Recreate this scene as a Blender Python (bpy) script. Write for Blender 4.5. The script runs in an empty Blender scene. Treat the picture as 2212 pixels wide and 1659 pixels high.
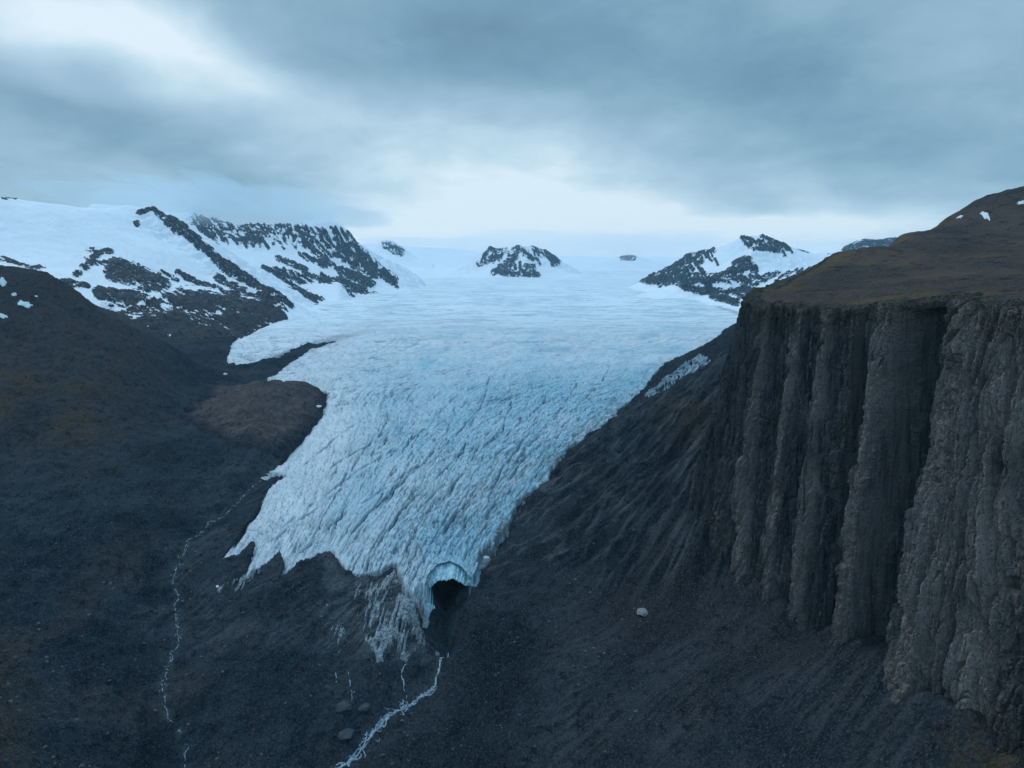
import bpy, math, random
import numpy as np

random.seed(4); RNG = np.random.default_rng(11)
C = bpy.context.scene.collection
# ------------------------------------------------------------------ camera model
CAM_Z = 400.0; F = 692.0; PITCH = math.radians(8.14); K = 1024.0 / 2212.0
cp, sp = math.cos(PITCH), math.sin(PITCH)

def ray(dx, dy):
    """survey sight line: direction (per unit of world Y) through a point of the photograph"""
    a = (dx * K - 512.0) / F; b = -(dy * K - 384.0) / F
    y = cp + b * sp; z = -sp + b * cp
    return a / y, z / y
def at(dx, dy, Y):
    a, t = ray(dx, dy); return np.array([a * Y, Y, CAM_Z + t * Y])
def proj(X, Y, Z):
    z = Z - CAM_Z
    d = Y * cp - z * sp; up = Y * sp + z * cp
    return (512.0 + F * X / d) / K, (384.0 - F * up / d) / K

# ------------------------------------------------------------------ noise
def _h(ix, iy, seed):
    n = (ix.astype(np.int64) * 374761393 + iy.astype(np.int64) * 668265263 + seed * 1274126177) & 0xFFFFFFFF
    n = ((n ^ (n >> 13)) * 1274126177) & 0xFFFFFFFF
    n = ((n ^ (n >> 16)) * 2246822519) & 0xFFFFFFFF
    return ((n ^ (n >> 15)) & 0xFFFFFF).astype(np.float32) / float(0xFFFFFF)
def perlin(x, y, seed=0):
    x0 = np.floor(x); y0 = np.floor(y); fx = (x - x0).astype(np.float32); fy = (y - y0).astype(np.float32)
    def g(i, j):
        a = _h(x0 + i, y0 + j, seed) * (2 * np.pi)
        return np.cos(a) * (fx - i) + np.sin(a) * (fy - j)
    u = fx * fx * fx * (fx * (fx * 6 - 15) + 10); v = fy * fy * fy * (fy * (fy * 6 - 15) + 10)
    a = g(0, 0) * (1 - u) + g(1, 0) * u; b = g(0, 1) * (1 - u) + g(1, 1) * u
    return (a * (1 - v) + b * v) * 1.4
def fbm(x, y, o=5, seed=0, gain=.5, lac=2.03):
    s = 0; a = 1; t = 0
    for k in range(o):
        s = s + a * perlin(x, y, seed + k * 17); t += a; a *= gain; x = x * lac + 3.1; y = y * lac - 1.7
    return s / t
def ridged(x, y, o=5, seed=0, gain=.5, lac=2.03):
    s = 0; a = 1; t = 0
    for k in range(o):
        n = 1 - np.abs(perlin(x, y, seed + k * 13)) * 1.25
        s = s + a * n; t += a; a *= gain; x = x * lac + 5.3; y = y * lac + 2.9
    return s / t
def worley(x, y, seed=0):
    x0 = np.floor(x); y0 = np.floor(y)
    f1 = np.full(np.shape(x), 9.0, np.float32); f2 = f1.copy(); idv = np.zeros(np.shape(x), np.float32)
    for i in (-1, 0, 1):
        for j in (-1, 0, 1):
            px = x0 + i + _h(x0 + i, y0 + j, seed); py = y0 + j + _h(x0 + i, y0 + j, seed + 7)
            d = np.hypot(px - x, py - y).astype(np.float32)
            c = _h(x0 + i, y0 + j, seed + 19)
            n = d < f1
            f2 = np.where(n, f1, np.minimum(f2, d)); idv = np.where(n, c, idv); f1 = np.where(n, d, f1)
    return f1, f2, idv
def sstep(a, b, x):
    t = np.clip((x - a) / (b - a), 0, 1); return t * t * (3 - 2 * t)
def lerp(a, b, t): return a + (b - a) * t

class TPS:
    """smooth height through surveyed points"""
    def __init__(s, P, lam=1e-4):
        P = np.asarray(P, float); s.c = P[:, :2] / 1000; n = len(P)
        d = np.hypot(s.c[:, None, 0] - s.c[None, :, 0], s.c[:, None, 1] - s.c[None, :, 1])
        A = np.zeros((n + 3, n + 3)); A[:n, :n] = s.k(d) + np.eye(n) * lam
        A[:n, n] = 1; A[:n, n + 1:] = s.c; A[n, :n] = 1; A[n + 1:, :n] = s.c.T
        s.w = np.linalg.solve(A, np.r_[P[:, 2], 0, 0, 0])
    @staticmethod
    def k(d): return d * d * np.log(d + 1e-9)
    def __call__(s, X, Y):
        sh = np.shape(X); x = np.ravel(X) / 1000; y = np.ravel(Y) / 1000
        out = np.empty(x.shape); n = len(s.c)
        for i in range(0, len(x), 60000):
            xx = x[i:i + 60000, None]; yy = y[i:i + 60000, None]
            d2 = (xx - s.c[None, :, 0]) ** 2 + (yy - s.c[None, :, 1]) ** 2
            out[i:i + 60000] = (.5 * d2 * np.log(d2 + 1e-12)) @ s.w[:n] + s.w[n] + xx[:, 0] * s.w[n + 1] + yy[:, 0] * s.w[n + 2]
        return out.reshape(sh)

def poly_sd(px, py, poly):
    """signed distance to a polygon, positive inside"""
    P = np.asarray(poly, float); sh = np.shape(px); x = np.ravel(px); y = np.ravel(py)
    d2 = np.full(x.shape, 1e18); ins = np.zeros(x.shape, bool)
    for (x1, y1), (x2, y2) in zip(P, np.roll(P, -1, 0)):
        ex, ey = x2 - x1, y2 - y1
        t = np.clip(((x - x1) * ex + (y - y1) * ey) / (ex * ex + ey * ey + 1e-12), 0, 1)
        d2 = np.minimum(d2, (x - x1 - t * ex) ** 2 + (y - y1 - t * ey) ** 2)
        if y1 != y2: ins ^= ((y1 > y) != (y2 > y)) & (x < ex * (y - y1) / (y2 - y1) + x1)
    return (np.sqrt(d2) * np.where(ins, 1, -1)).reshape(sh)
def line_d(px, py, pts):
    d = np.full(np.shape(px), 1e9)
    for (x1, y1), (x2, y2) in zip(pts[:-1], pts[1:]):
        ex, ey = x2 - x1, y2 - y1
        t = np.clip(((px - x1) * ex + (py - y1) * ey) / (ex * ex + ey * ey + 1e-12), 0, 1)
        d = np.minimum(d, np.hypot(px - x1 - t * ex, py - y1 - t * ey))
    return d

# ------------------------------------------------------------------ mesh + object helpers
def grid_mesh(name, X, Y, Z, mat, keep=None, attrs=None, parent=None, smooth=True):
    m, n = X.shape
    idx = np.arange(m * n).reshape(m, n)
    q = np.stack([idx[:-1, :-1], idx[:-1, 1:], idx[1:, 1:], idx[1:, :-1]], -1)
    q = q.reshape(-1, 4) if keep is None else q[keep]
    used = np.zeros(m * n, bool); used[q.ravel()] = True
    rem = np.cumsum(used) - 1; q = rem[q]
    co = np.stack([X, Y, Z], -1).reshape(-1, 3)[used].astype(np.float32)
    me = bpy.data.meshes.new(name)
    me.vertices.add(len(co)); me.vertices.foreach_set('co', co.ravel())
    me.loops.add(q.size); me.loops.foreach_set('vertex_index', q.ravel().astype(np.int32))
    me.polygons.add(len(q)); me.polygons.foreach_set('loop_start', np.arange(0, q.size, 4, dtype=np.int32))
    me.polygons.foreach_set('use_smooth', np.full(len(q), smooth))
    me.update(calc_edges=True)
    for k, v in (attrs or {}).items():
        at_ = me.attributes.new(k, 'FLOAT', 'POINT')
        at_.data.foreach_set('value', np.ravel(v)[used].astype(np.float32))
    me.materials.append(mat)
    o = bpy.data.objects.new(name, me); C.objects.link(o)
    if parent: o.parent = parent
    return o
def raw_mesh(name, co, faces, mat, parent=None, smooth=True, attrs=None):
    me = bpy.data.meshes.new(name); me.from_pydata([tuple(map(float, c)) for c in co], [], [tuple(map(int, f)) for f in faces]); me.update()
    me.polygons.foreach_set('use_smooth', np.full(len(me.polygons), smooth))
    for k, v in (attrs or {}).items():
        at_ = me.attributes.new(k, 'FLOAT', 'POINT'); at_.data.foreach_set('value', np.ravel(v).astype(np.float32))
    me.materials.append(mat); o = bpy.data.objects.new(name, me); C.objects.link(o)
    if parent: o.parent = parent
    return o
def tag(o, label=None, cat=None, group=None, kind=None):
    if label: o['label'] = label
    if cat: o['category'] = cat
    if group: o['group'] = group
    if kind: o['kind'] = kind
    return o
def polar(a0, a1, na, y0, y1, ny, warp=None):
    a = np.linspace(a0, a1, na); y = np.exp(np.linspace(math.log(y0), math.log(y1), ny))
    A, Y = np.meshgrid(a, y); return A * Y, Y

# ------------------------------------------------------------------ materials
class NT:
    def __init__(s, mat):
        s.t = mat.node_tree; s.n = s.t.nodes; s.l = s.t.links
    def node(s, typ, **kw):
        n = s.n.new(typ)
        for k, v in kw.items(): setattr(n, k, v)
        return n
    def put(s, sock, v):
        if isinstance(v, bpy.types.NodeSocket): s.l.new(v, sock)
        elif isinstance(v, (tuple, list)) and len(v) == 3 and sock.type == 'RGBA': sock.default_value = (*v, 1)
        else: sock.default_value = v
    def math(s, op, a, b=0.0, c=0.0, clamp=False):
        n = s.node('ShaderNodeMath', operation=op, use_clamp=clamp)
        s.put(n.inputs[0], a); s.put(n.inputs[1], b); s.put(n.inputs[2], c); return n.outputs[0]
    def mix(s, f, a, b, mode='MIX'):
        n = s.node('ShaderNodeMix', data_type='RGBA', blend_type=mode); n.clamp_factor = True
        s.put(n.inputs[0], f); s.put(n.inputs[6], a); s.put(n.inputs[7], b); return n.outputs[2]
    def attr(s, name): return s.node('ShaderNodeAttribute', attribute_name=name).outputs['Fac']
    def pos(s, sc=(1, 1, 1), rot=(0, 0, 0)):
        g = s.node('ShaderNodeTexCoord'); m = s.node('ShaderNodeMapping')
        s.l.new(g.outputs['Object'], m.inputs[0]); m.inputs['Scale'].default_value = sc; m.inputs['Rotation'].default_value = rot
        return m.outputs[0]
    def noise(s, vec, scale, detail=4, rough=.55, dist=0.0):
        n = s.node('ShaderNodeTexNoise'); s.put(n.inputs['Vector'], vec); n.inputs['Scale'].default_value = scale
        n.inputs['Detail'].default_value = detail; n.inputs['Roughness'].default_value = rough; n.inputs['Distortion'].default_value = dist
        return n.outputs['Fac']
    def voronoi(s, vec, scale, feature='F1', rand=1.0):
        n = s.node('ShaderNodeTexVoronoi', feature=feature); s.put(n.inputs['Vector'], vec); n.inputs['Scale'].default_value = scale
        n.inputs['Randomness'].default_value = rand
        return n
    def ramp(s, v, lo, hi):
        n = s.node('ShaderNodeMapRange', interpolation_type='SMOOTHSTEP'); s.put(n.inputs[0], v)
        n.inputs[1].default_value = lo; n.inputs[2].default_value = hi; return n.outputs[0]
def material(name, rough=.9, spec=.05):
    m = bpy.data.materials.new(name); m.use_nodes = True; t = NT(m); t.n.clear()
    o = t.node('ShaderNodeOutputMaterial'); b = t.node('ShaderNodeBsdfPrincipled')
    b.inputs['Roughness'].default_value = rough; b.inputs['Specular IOR Level'].default_value = spec
    t.l.new(b.outputs[0], o.inputs[0]); t.b = b
    return m, t
def bump(t, h, strength, dist):
    n = t.node('ShaderNodeBump'); n.inputs['Strength'].default_value = strength; n.inputs['Distance'].default_value = dist
    t.put(n.inputs['Height'], h); t.l.new(n.outputs[0], t.b.inputs['Normal'])

def mat_ground(name='dark_moraine', scree=False):
    m, t = material(name, .95, 0.0)
    p = t.pos(); q = t.pos((1, 1, .4))
    n1 = t.noise(p, .008, 8, .66, .8); n2 = t.noise(p, .09, 6, .74, .5); n3 = t.noise(q, .55, 4, .75); n4 = t.noise(p, .028, 7, .72, 1.0)
    k = .82 if scree else 1.0
    c = t.mix(t.ramp(n1, .36, .64), (.016 * k, .027 * k, .037 * k), (.050 * k, .064 * k, .076 * k))
    c = t.mix(t.math('MULTIPLY', t.attr('brown'), t.ramp(n4, .25, .6)), c, (.052, .049, .050) if scree else (.080, .066, .061))
    c = t.mix(t.math('MULTIPLY', t.attr('moss'), t.ramp(n2, .38, .60)), c, (.120, .080, .030))
    c = t.mix(t.math('MULTIPLY', t.ramp(n4, .54, .70), .75), c, (.013, .020, .027))
    c = t.mix(t.math('MULTIPLY', t.attr('flute'), .8), c, (.140, .150, .160))
    c = t.mix(t.math('MULTIPLY', t.ramp(n2, .50, .66), .85), c, (.008, .011, .014))
    c = t.mix(t.math('MULTIPLY', t.ramp(n3, .50, .66), .75), c, (.105, .115, .128))
    c = t.mix(t.math('MULTIPLY', t.ramp(n3, .46, .34), .7), c, (.008, .010, .013))
    v = t.voronoi(p, .5); sp_ = t.math('MULTIPLY', t.ramp(v.outputs['Distance'], .16, .06), t.ramp(t.noise(p, .05, 3), .42, .6))
    c = t.mix(t.math('MULTIPLY', sp_, t.attr('stony')), c, (.17, .18, .19))
    c = t.mix(t.attr('pale'), c, t.mix(t.ramp(n3, .35, .65), (.08, .10, .115), (.21, .23, .24)))
    t.put(t.b.inputs['Base Color'], c)
    bump(t, t.math('ADD', t.math('ADD', n2, t.math('MULTIPLY', n4, 1.5)), t.math('MULTIPLY', n3, .4)), 1.0, 6.0)
    return m
def mat_scree(): return mat_ground('fine_scree', True)
def mat_cliff():
    m, t = material('columnar_rock', .9, .03)
    p = t.pos(); q = t.pos((1, 1, .07)); r = t.pos((.7, .7, 1))
    n1 = t.noise(p, .018, 6, .65); n2 = t.noise(q, .22, 6, .72, .4); n3 = t.noise(p, .7, 4, .75); n4 = t.noise(r, .35, 5, .7); n5 = t.noise(q, .06, 5, .6)
    c = t.mix(t.ramp(n2, .36, .62), (.024, .031, .038), (.135, .138, .146))
    c = t.mix(t.math('MULTIPLY', t.ramp(n5, .45, .65), .6), c, (.150, .140, .135))
    c = t.mix(t.math('MULTIPLY', t.attr('tan'), t.ramp(n1, .22, .55)), c, (.36, .315, .295))
    c = t.mix(t.math('MULTIPLY', t.ramp(n4, .54, .70), .4), c, (.160, .152, .148))
    c = t.mix(t.math('MULTIPLY', t.ramp(n3, .52, .66), .75), c, (.010, .014, .018))
    c = t.mix(t.math('MULTIPLY', t.ramp(n2, .42, .30), .8), c, (.006, .010, .015))
    c = t.mix(t.math('MULTIPLY', t.attr('moss'), t.ramp(n3, .38, .6)), c, (.072, .052, .020))
    t.put(t.b.inputs['Base Color'], c)
    bump(t, t.math('ADD', t.math('ADD', n2, n4), t.math('MULTIPLY', n3, .7)), 1.0, 3.5)
    return m
def mat_plateau():
    m, t = material('mossy_hilltop', .95, 0.0)
    p = t.pos()
    n1 = t.noise(p, .006, 7, .65, .5); n2 = t.noise(p, .045, 6, .72); n3 = t.noise(p, .35, 4, .75); n4 = t.noise(p, .018, 6, .7, .5)
    c = t.mix(t.ramp(n1, .36, .64), (.052, .048, .046), (.096, .076, .063))
    c = t.mix(t.math('MULTIPLY', t.attr('moss'), t.ramp(n4, .36, .58)), c, (.135, .094, .044))
    c = t.mix(t.math('MULTIPLY', t.ramp(n4, .54, .70), .7), c, (.026, .026, .028))
    c = t.mix(t.math('MULTIPLY', t.ramp(n3, .52, .68), .65), c, (.155, .150, .160))
    c = t.mix(t.math('MULTIPLY', t.ramp(n2, .52, .68), .8), c, (.018, .018, .019))
    t.put(t.b.inputs['Base Color'], c)
    bump(t, t.math('ADD', t.math('ADD', n2, n4), t.math('MULTIPLY', n3, .4)), 1.0, 6.0)
    return m
def mat_mountain(name, rock=(.016, .028, .036), snow=(.80, .84, .88), bsc=1.0):
    m, t = material(name, .8, .2)
    p = t.pos(); n = t.noise(p, .02 * bsc, 6, .7); n2 = t.noise(p, .006 * bsc, 5, .6)
    rk = t.mix(t.ramp(n, .35, .7), tuple(c * .75 for c in rock), tuple(c * 1.7 for c in rock))
    rk = t.mix(t.math('MULTIPLY', t.attr('brown'), t.ramp(n2, .3, .6)), rk, (.026, .025, .026))
    f = t.math('ADD', t.attr('rock'), t.math('MULTIPLY', t.math('SUBTRACT', n, .5), .5))
    f = t.ramp(f, .30, .70)
    sn = t.mix(t.ramp(n2, .3, .7), tuple(c * .93 for c in snow), snow)
    f = t.math('MULTIPLY', f, t.math('SUBTRACT', 1.0, t.math('MULTIPLY', t.ramp(t.noise(p, .05 * bsc, 5, .75), .52, .72), t.math('SUBTRACT', .55, t.math('MULTIPLY', t.attr('brown'), .5)))))
    t.put(t.b.inputs['Base Color'], t.mix(f, sn, rk))
    bump(t, t.math('MULTIPLY', n, t.math('ADD', f, .06)), .8, 25.0 / bsc)
    return m
def mat_glacier():
    m, t = material('glacier_ice', .6, .3)
    p = t.pos(); n = t.noise(p, .10, 5, .7); n2 = t.noise(p, .012, 5, .6); n3 = t.noise(p, .5, 3, .6)
    c = t.mix(t.ramp(n2, .3, .7), (.50, .575, .620), (.63, .685, .720))
    c = t.mix(t.attr('snow'), c, (.76, .82, .86))
    c = t.mix(t.math('MULTIPLY', t.ramp(n, .45, .75), .35), c, (.36, .46, .53))
    c = t.mix(t.attr('blue'), c, (.27, .50, .60))
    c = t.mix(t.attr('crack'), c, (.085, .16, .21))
    c = t.mix(t.math('MULTIPLY', t.attr('dirt'), t.math('ADD', t.ramp(n, .3, .7), .25)), c, (.13, .135, .14))
    t.put(t.b.inputs['Base Color'], c)
    bump(t, t.math('ADD', n, t.math('MULTIPLY', n3, .3)), .7, 4.0)
    return m
def mat_simple(name, c0, c1, sc, rough=.8, bd=.5, spec=.2):
    m, t = material(name, rough, spec); p = t.pos(); n = t.noise(p, sc, 5, .65)
    t.put(t.b.inputs['Base Color'], t.mix(t.ramp(n, .3, .7), c0, c1)); bump(t, n, .7, bd); return m
def mat_knoll():
    m, t = material('brown_bedrock', .9, .03)
    p = t.pos(); n1 = t.noise(p, .02, 7, .7, .6); n2 = t.noise(p, .12, 6, .74, .5); n3 = t.noise(p, .6, 4, .75)
    w_ = t.node('ShaderNodeVectorMath', operation='ADD'); nn = t.node('ShaderNodeTexNoise'); t.l.new(p, nn.inputs['Vector']); nn.inputs['Scale'].default_value = .05
    s_ = t.node('ShaderNodeVectorMath', operation='SCALE'); t.l.new(nn.outputs['Color'], s_.inputs[0]); s_.inputs['Scale'].default_value = 40
    t.l.new(p, w_.inputs[0]); t.l.new(s_.outputs[0], w_.inputs[1])
    v = t.voronoi(w_.outputs[0], .035, 'DISTANCE_TO_EDGE'); v2 = t.voronoi(w_.outputs[0], .11, 'DISTANCE_TO_EDGE')
    c = t.mix(t.ramp(n1, .35, .65), (.062, .054, .054), (.112, .094, .090))
    c = t.mix(t.math('MULTIPLY', t.ramp(n2, .5, .66), .8), c, (.022, .021, .023))
    c = t.mix(t.math('MULTIPLY', t.ramp(n3, .52, .66), .6), c, (.150, .140, .138))
    c = t.mix(t.math('MULTIPLY', t.ramp(v.outputs['Distance'], .06, .01), .5), c, (.012, .013, .016))
    c = t.mix(t.math('MULTIPLY', t.ramp(v2.outputs['Distance'], .08, .02), .3), c, (.016, .017, .020))
    c = t.mix(t.attr('knoll'), t.mix(t.ramp(n2, .4, .6), (.030, .038, .046), (.012, .016, .020)), c)
    t.put(t.b.inputs['Base Color'], c); bump(t, t.math('ADD', n2, t.math('MULTIPLY', n1, .8)), .8, 5.0)
    return m
M_KNOLL = mat_knoll()
M_GROUND, M_SCREE, M_CLIFF, M_PLAT, M_ICE = mat_ground(), mat_scree(), mat_cliff(), mat_plateau(), mat_glacier()
M_DIRTY = mat_simple('dirty_ice', (.055, .07, .08), (.34, .39, .42), .30, .7, 2.0)
M_ICESTRIP = mat_simple('thin_blue_ice', (.09, .15, .19), (.36, .46, .53), .10, .6, 3.0, .3)
M_SNOW = mat_simple('old_snow', (.62, .68, .73), (.76, .81, .85), .3, .7, .4)
M_WATER = mat_simple('white_water', (.12, .19, .25), (.50, .60, .68), .45, .35, .6, .5)
M_PALE = mat_simple('pale_boulder', (.17, .17, .18), (.26, .26, .265), .5, .9, .8)
M_STONE = mat_simple('grey_stone', (.06, .065, .07), (.15, .155, .16), .05, .9, .3)
M_ROCK = mat_simple('grey_boulder', (.036, .045, .054), (.060, .070, .080), .4, .9, .8)
M_CYAN = mat_simple('blue_ice', (.17, .36, .44), (.40, .60, .67), .12, .45, 2.0, .4)

# ------------------------------------------------------------------ glacier surface and outline
ZG = np.array([(500, -40), (700, 10), (780, 30), (850, 42), (1000, 62), (1200, 86), (1500, 108), (2100, 143), (2800, 172), (3600, 200),
               (4800, 250), (6000, 309), (7500, 396), (9000, 494), (12000, 740)], float)
_yy = np.linspace(500, 12000, 2301); _zz = np.interp(_yy, ZG[:, 0], ZG[:, 1])
_kk = np.exp(-np.linspace(-2, 2, 31) ** 2); _kk /= _kk.sum()
_zz = np.r_[_zz[:15], np.convolve(_zz, _kk, 'valid'), _zz[-15:]]
def zg(Y): return np.interp(Y, _yy, _zz)
def onice(dx, dy):
    a, t = ray(dx, dy); Y = np.linspace(560, 11900, 20000)
    i = np.argmax(CAM_Z + t * Y <= zg(Y)); return np.array([a * Y[i], Y[i], zg(Y[i])])
OUT_L = [(862, 606), (768, 639), (660, 662), (601, 686), (552, 707), (509, 728), (486, 773), (493, 787), (520, 788), (590, 769), (660, 745), (720, 733),
         (668, 755), (625, 783), (587, 811), (583, 825), (618, 835), (660, 835), (708, 846), (691, 898), (642, 957), (600, 1000), (578, 1016), (606, 1024), (562, 1064),
         (552, 1102), (528, 1133), (475, 1203), (449, 1222), (514, 1199), (545, 1172), (528, 1225), (520, 1246), (560, 1228), (601, 1204), (608, 1222), (590, 1258), (640, 1228),
         (694, 1194), (711, 1192), (739, 1234), (764, 1246), (819, 1236), (844, 1218), (866, 1262), (886, 1288), (908, 1290)]
OUT_R = [(912, 1268), (922, 1236), (942, 1214), (972, 1206), (998, 1218), (1016, 1240), (1026, 1239), (1036, 1208), (1078, 1163), (1106, 1121), (1141, 1069), (1192, 1034), (1207, 1003), (1228, 968),
         (1269, 944), (1325, 912), (1350, 876), (1392, 852), (1420, 806), (1440, 786), (1525, 762), (1590, 710), (1640, 690), (1600, 668), (1580, 656), (1517, 640), (1440, 626), (1372, 612)]
OL = np.array([onice(*p) for p in OUT_L]); OR = np.array([onice(*p) for p in OUT_R])
OUTLINE = np.vstack([OL[:, :2], OR[:, :2], [[1750, 8700], [2400, 10500], [-2600, 10500]]])
# smoothed left and right margins give the flow direction
LM = np.array([onice(*p)[:2] for p in [(862, 606), (660, 662), (520, 735), (583, 825), (610, 930), (560, 1060), (475, 1203)]])[::-1]
RM = np.array([onice(*p)[:2] for p in [(1372, 612), (1590, 690), (1436, 806), (1228, 968), (1106, 1121), (1026, 1239)]])[::-1]
def flow(X, Y):
    ys = np.linspace(600, 11000, 800)
    l = np.interp(ys, LM[:, 1], LM[:, 0]); r = np.interp(ys, RM[:, 1], RM[:, 0])
    k = np.ones(15) / 15
    l = np.convolve(np.pad(l, 7, 'edge'), k, 'valid'); r = np.convolve(np.pad(r, 7, 'edge'), k, 'valid')
    L = np.interp(Y, ys, l); R = np.interp(Y, ys, r)
    return (X - L) / (R - L), R - L

# ------------------------------------------------------------------ ground: one height function from surveyed points
G = [at(*p) for p in [
    (0, 575, 1750), (0, 680, 1600), (0, 800, 1400), (0, 1000, 1100), (0, 1200, 850), (0, 1400, 650), (0, 1659, 480),
    (100, 600, 1780), (200, 660, 1820), (300, 722, 1860), (380, 765, 1890), (418, 800, 1900), (100, 700, 1610), (100, 900, 1240),
    (200, 800, 1500), (200, 1000, 1120), (200, 1200, 860), (200, 1400, 690), (200, 1659, 545), (350, 900, 1480), (420, 850, 1790), (300, 800, 1640),
    (600, 1000, 1205), (500, 1080, 1080), (410, 1150, 1000), (375, 1280, 830), (350, 1480, 670), (390, 1659, 600), (300, 1100, 985),
    (600, 1350, 760), (600, 1500, 660), (600, 1659, 580), (450, 1350, 765), (750, 1400, 720), (800, 1500, 665), (930, 1450, 705), (870, 1490, 680), (800, 1580, 625), (720, 1659, 585),
    (1100, 1500, 640), (1100, 1400, 715), (1050, 1300, 805), (1100, 1200, 902), (1000, 1659, 575), (1200, 1659, 555), (1400, 1659, 525), (1600, 1659, 490), (1800, 1659, 450), (1950, 1659, 415),
    (1200, 1400, 690), (1200, 1500, 620), (1300, 1300, 760), (1400, 1320, 715), (1400, 1500, 590), (1600, 1500, 550), (1600, 1350, 650), (1750, 1350, 610), (1800, 1400, 570), (1880, 1440, 520),
    (1300, 1150, 880), (1400, 1150, 840), (1480, 1120, 790), (1400, 1000, 1050), (1300, 1000, 1120), (1480, 900, 1100), (1400, 900, 1250), (1500, 850, 1250), (1460, 850, 1400), (1520, 790, 1700),
    (1590, 1270, 680), (450, 760, 2500), (430, 740, 2620), (420, 800, 2200), (470, 800, 2150), (530, 800, 2100), (300, 722, 2700), (200, 660, 3150)]]
for p in [(100, 600, 1780), (200, 660, 1820), (300, 722, 1860), (380, 765, 1890)]:
    q = at(*p); G.append(np.array([q[0] * 1.22, q[1] * 1.22, q[2] - 150 + (q[2] < 300) * 50]))
for p in OL[1::2]: G.append(np.array([p[0], p[1], p[2] - 7]))
for p in OR[4::2]: G.append(np.array([p[0], p[1], p[2] - 9]))
for dx, dy in [(1100, 620), (1000, 700), (1200, 700), (900, 800), (1100, 800), (1300, 780), (900, 950), (1050, 950), (760, 1000), (700, 1120), (850, 1120), (980, 1100), (1100, 980)]:
    p = onice(dx, dy); G.append(np.array([p[0], p[1], p[2] - 45]))
G += [np.array(p, float) for p in [(-420, 300, 60), (-120, 300, -75), (60, 300, -60), (300, 250, 70), (-900, 300, 260), (-1500, 1200, 330), (-2000, 1700, 560), (-2200, 2600, 560), (-2700, 3000, 560),
      (500, 1250, 330), (600, 1500, 330), (700, 2000, 300), (1200, 2600, 330), (500, 700, 140), (500, 450, 140), (900, 900, 300), (1500, 1500, 330), (2400, 3000, 330), (1600, 2700, 300), (1000, 400, 200)]]
GT = TPS(G)
BASE = [np.array([600., 1420., 330]), np.array([420., 1160, 240]), np.array([300., 985, 185]), at(1480, 1135, 785), at(1500, 1205, 742), at(1590, 1275, 678), at(1700, 1305, 622), at(1800, 1365, 572), at(1880, 1445, 518), at(1950, 1575, 453), at(2100, 1665, 408), at(2260, 1820, 360), at(2500, 2000, 310)]
BASE_D = np.array([b[:2] for b in BASE])
RAV = [at(955, 1395, 755)[:2], at(960, 1330, 812)[:2], at(965, 1270, 862)[:2], np.array([-62., 930.])]
STREAM_L = [(588, 1010), (560, 1032), (525, 1060), (505, 1082), (470, 1108), (430, 1140), (404, 1172), (402, 1192), (383, 1218), (372, 1250), (384, 1268), (376, 1300), (380, 1330), (384, 1368), (360, 1420), (347, 1462), (352, 1490),
            (358, 1520), (362, 1545), (390, 1572), (400, 1600), (398, 1640), (385, 1680)]
def ground0(X, Y): return np.maximum(GT(X, Y), -88 + 0 * X)
_gx, _gy = np.meshgrid(np.linspace(-2600, 2600, 261), np.linspace(250, 3400, 211)); _gz = ground0(_gx, _gy)
def coarse(X, Y):
    fx = np.clip((np.asarray(X) + 2600) / 20.0, 0, 259.999); fy = np.clip((np.asarray(Y) - 250) / 15.0, 0, 209.999)
    i = fx.astype(int); j = fy.astype(int); u = fx - i; v = fy - j
    return (_gz[j, i] * (1 - u) + _gz[j, i + 1] * u) * (1 - v) + (_gz[j + 1, i] * (1 - u) + _gz[j + 1, i + 1] * u) * v
def hit(dx, dy, f=None):
    a, t = ray(dx, dy); Y = np.linspace(330, 3300, 6000)
    h = (f or coarse)(a * Y, Y); i = np.argmax(CAM_Z + t * Y <= h); return np.array([a * Y[i], Y[i], h[i]])
SL = [hit(*p)[:2] for p in STREAM_L]
STREAM_R = [(966, 1338), (962, 1368), (955, 1398), (948, 1425), (938, 1462), (915, 1480), (890, 1502), (866, 1524), (842, 1548), (818, 1570), (792, 1596), (770, 1620), (745, 1645), (715, 1672), (690, 1700)]
SR = [hit(*p)[:2] for p in STREAM_R]
KNOB = [hit(*p)[:2] for p in [(395, 900), (455, 845), (560, 832), (640, 832), (700, 845), (693, 893), (640, 955), (598, 992), (560, 985), (500, 965), (440, 935)]]
KC = np.mean(KNOB, 0)
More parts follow.
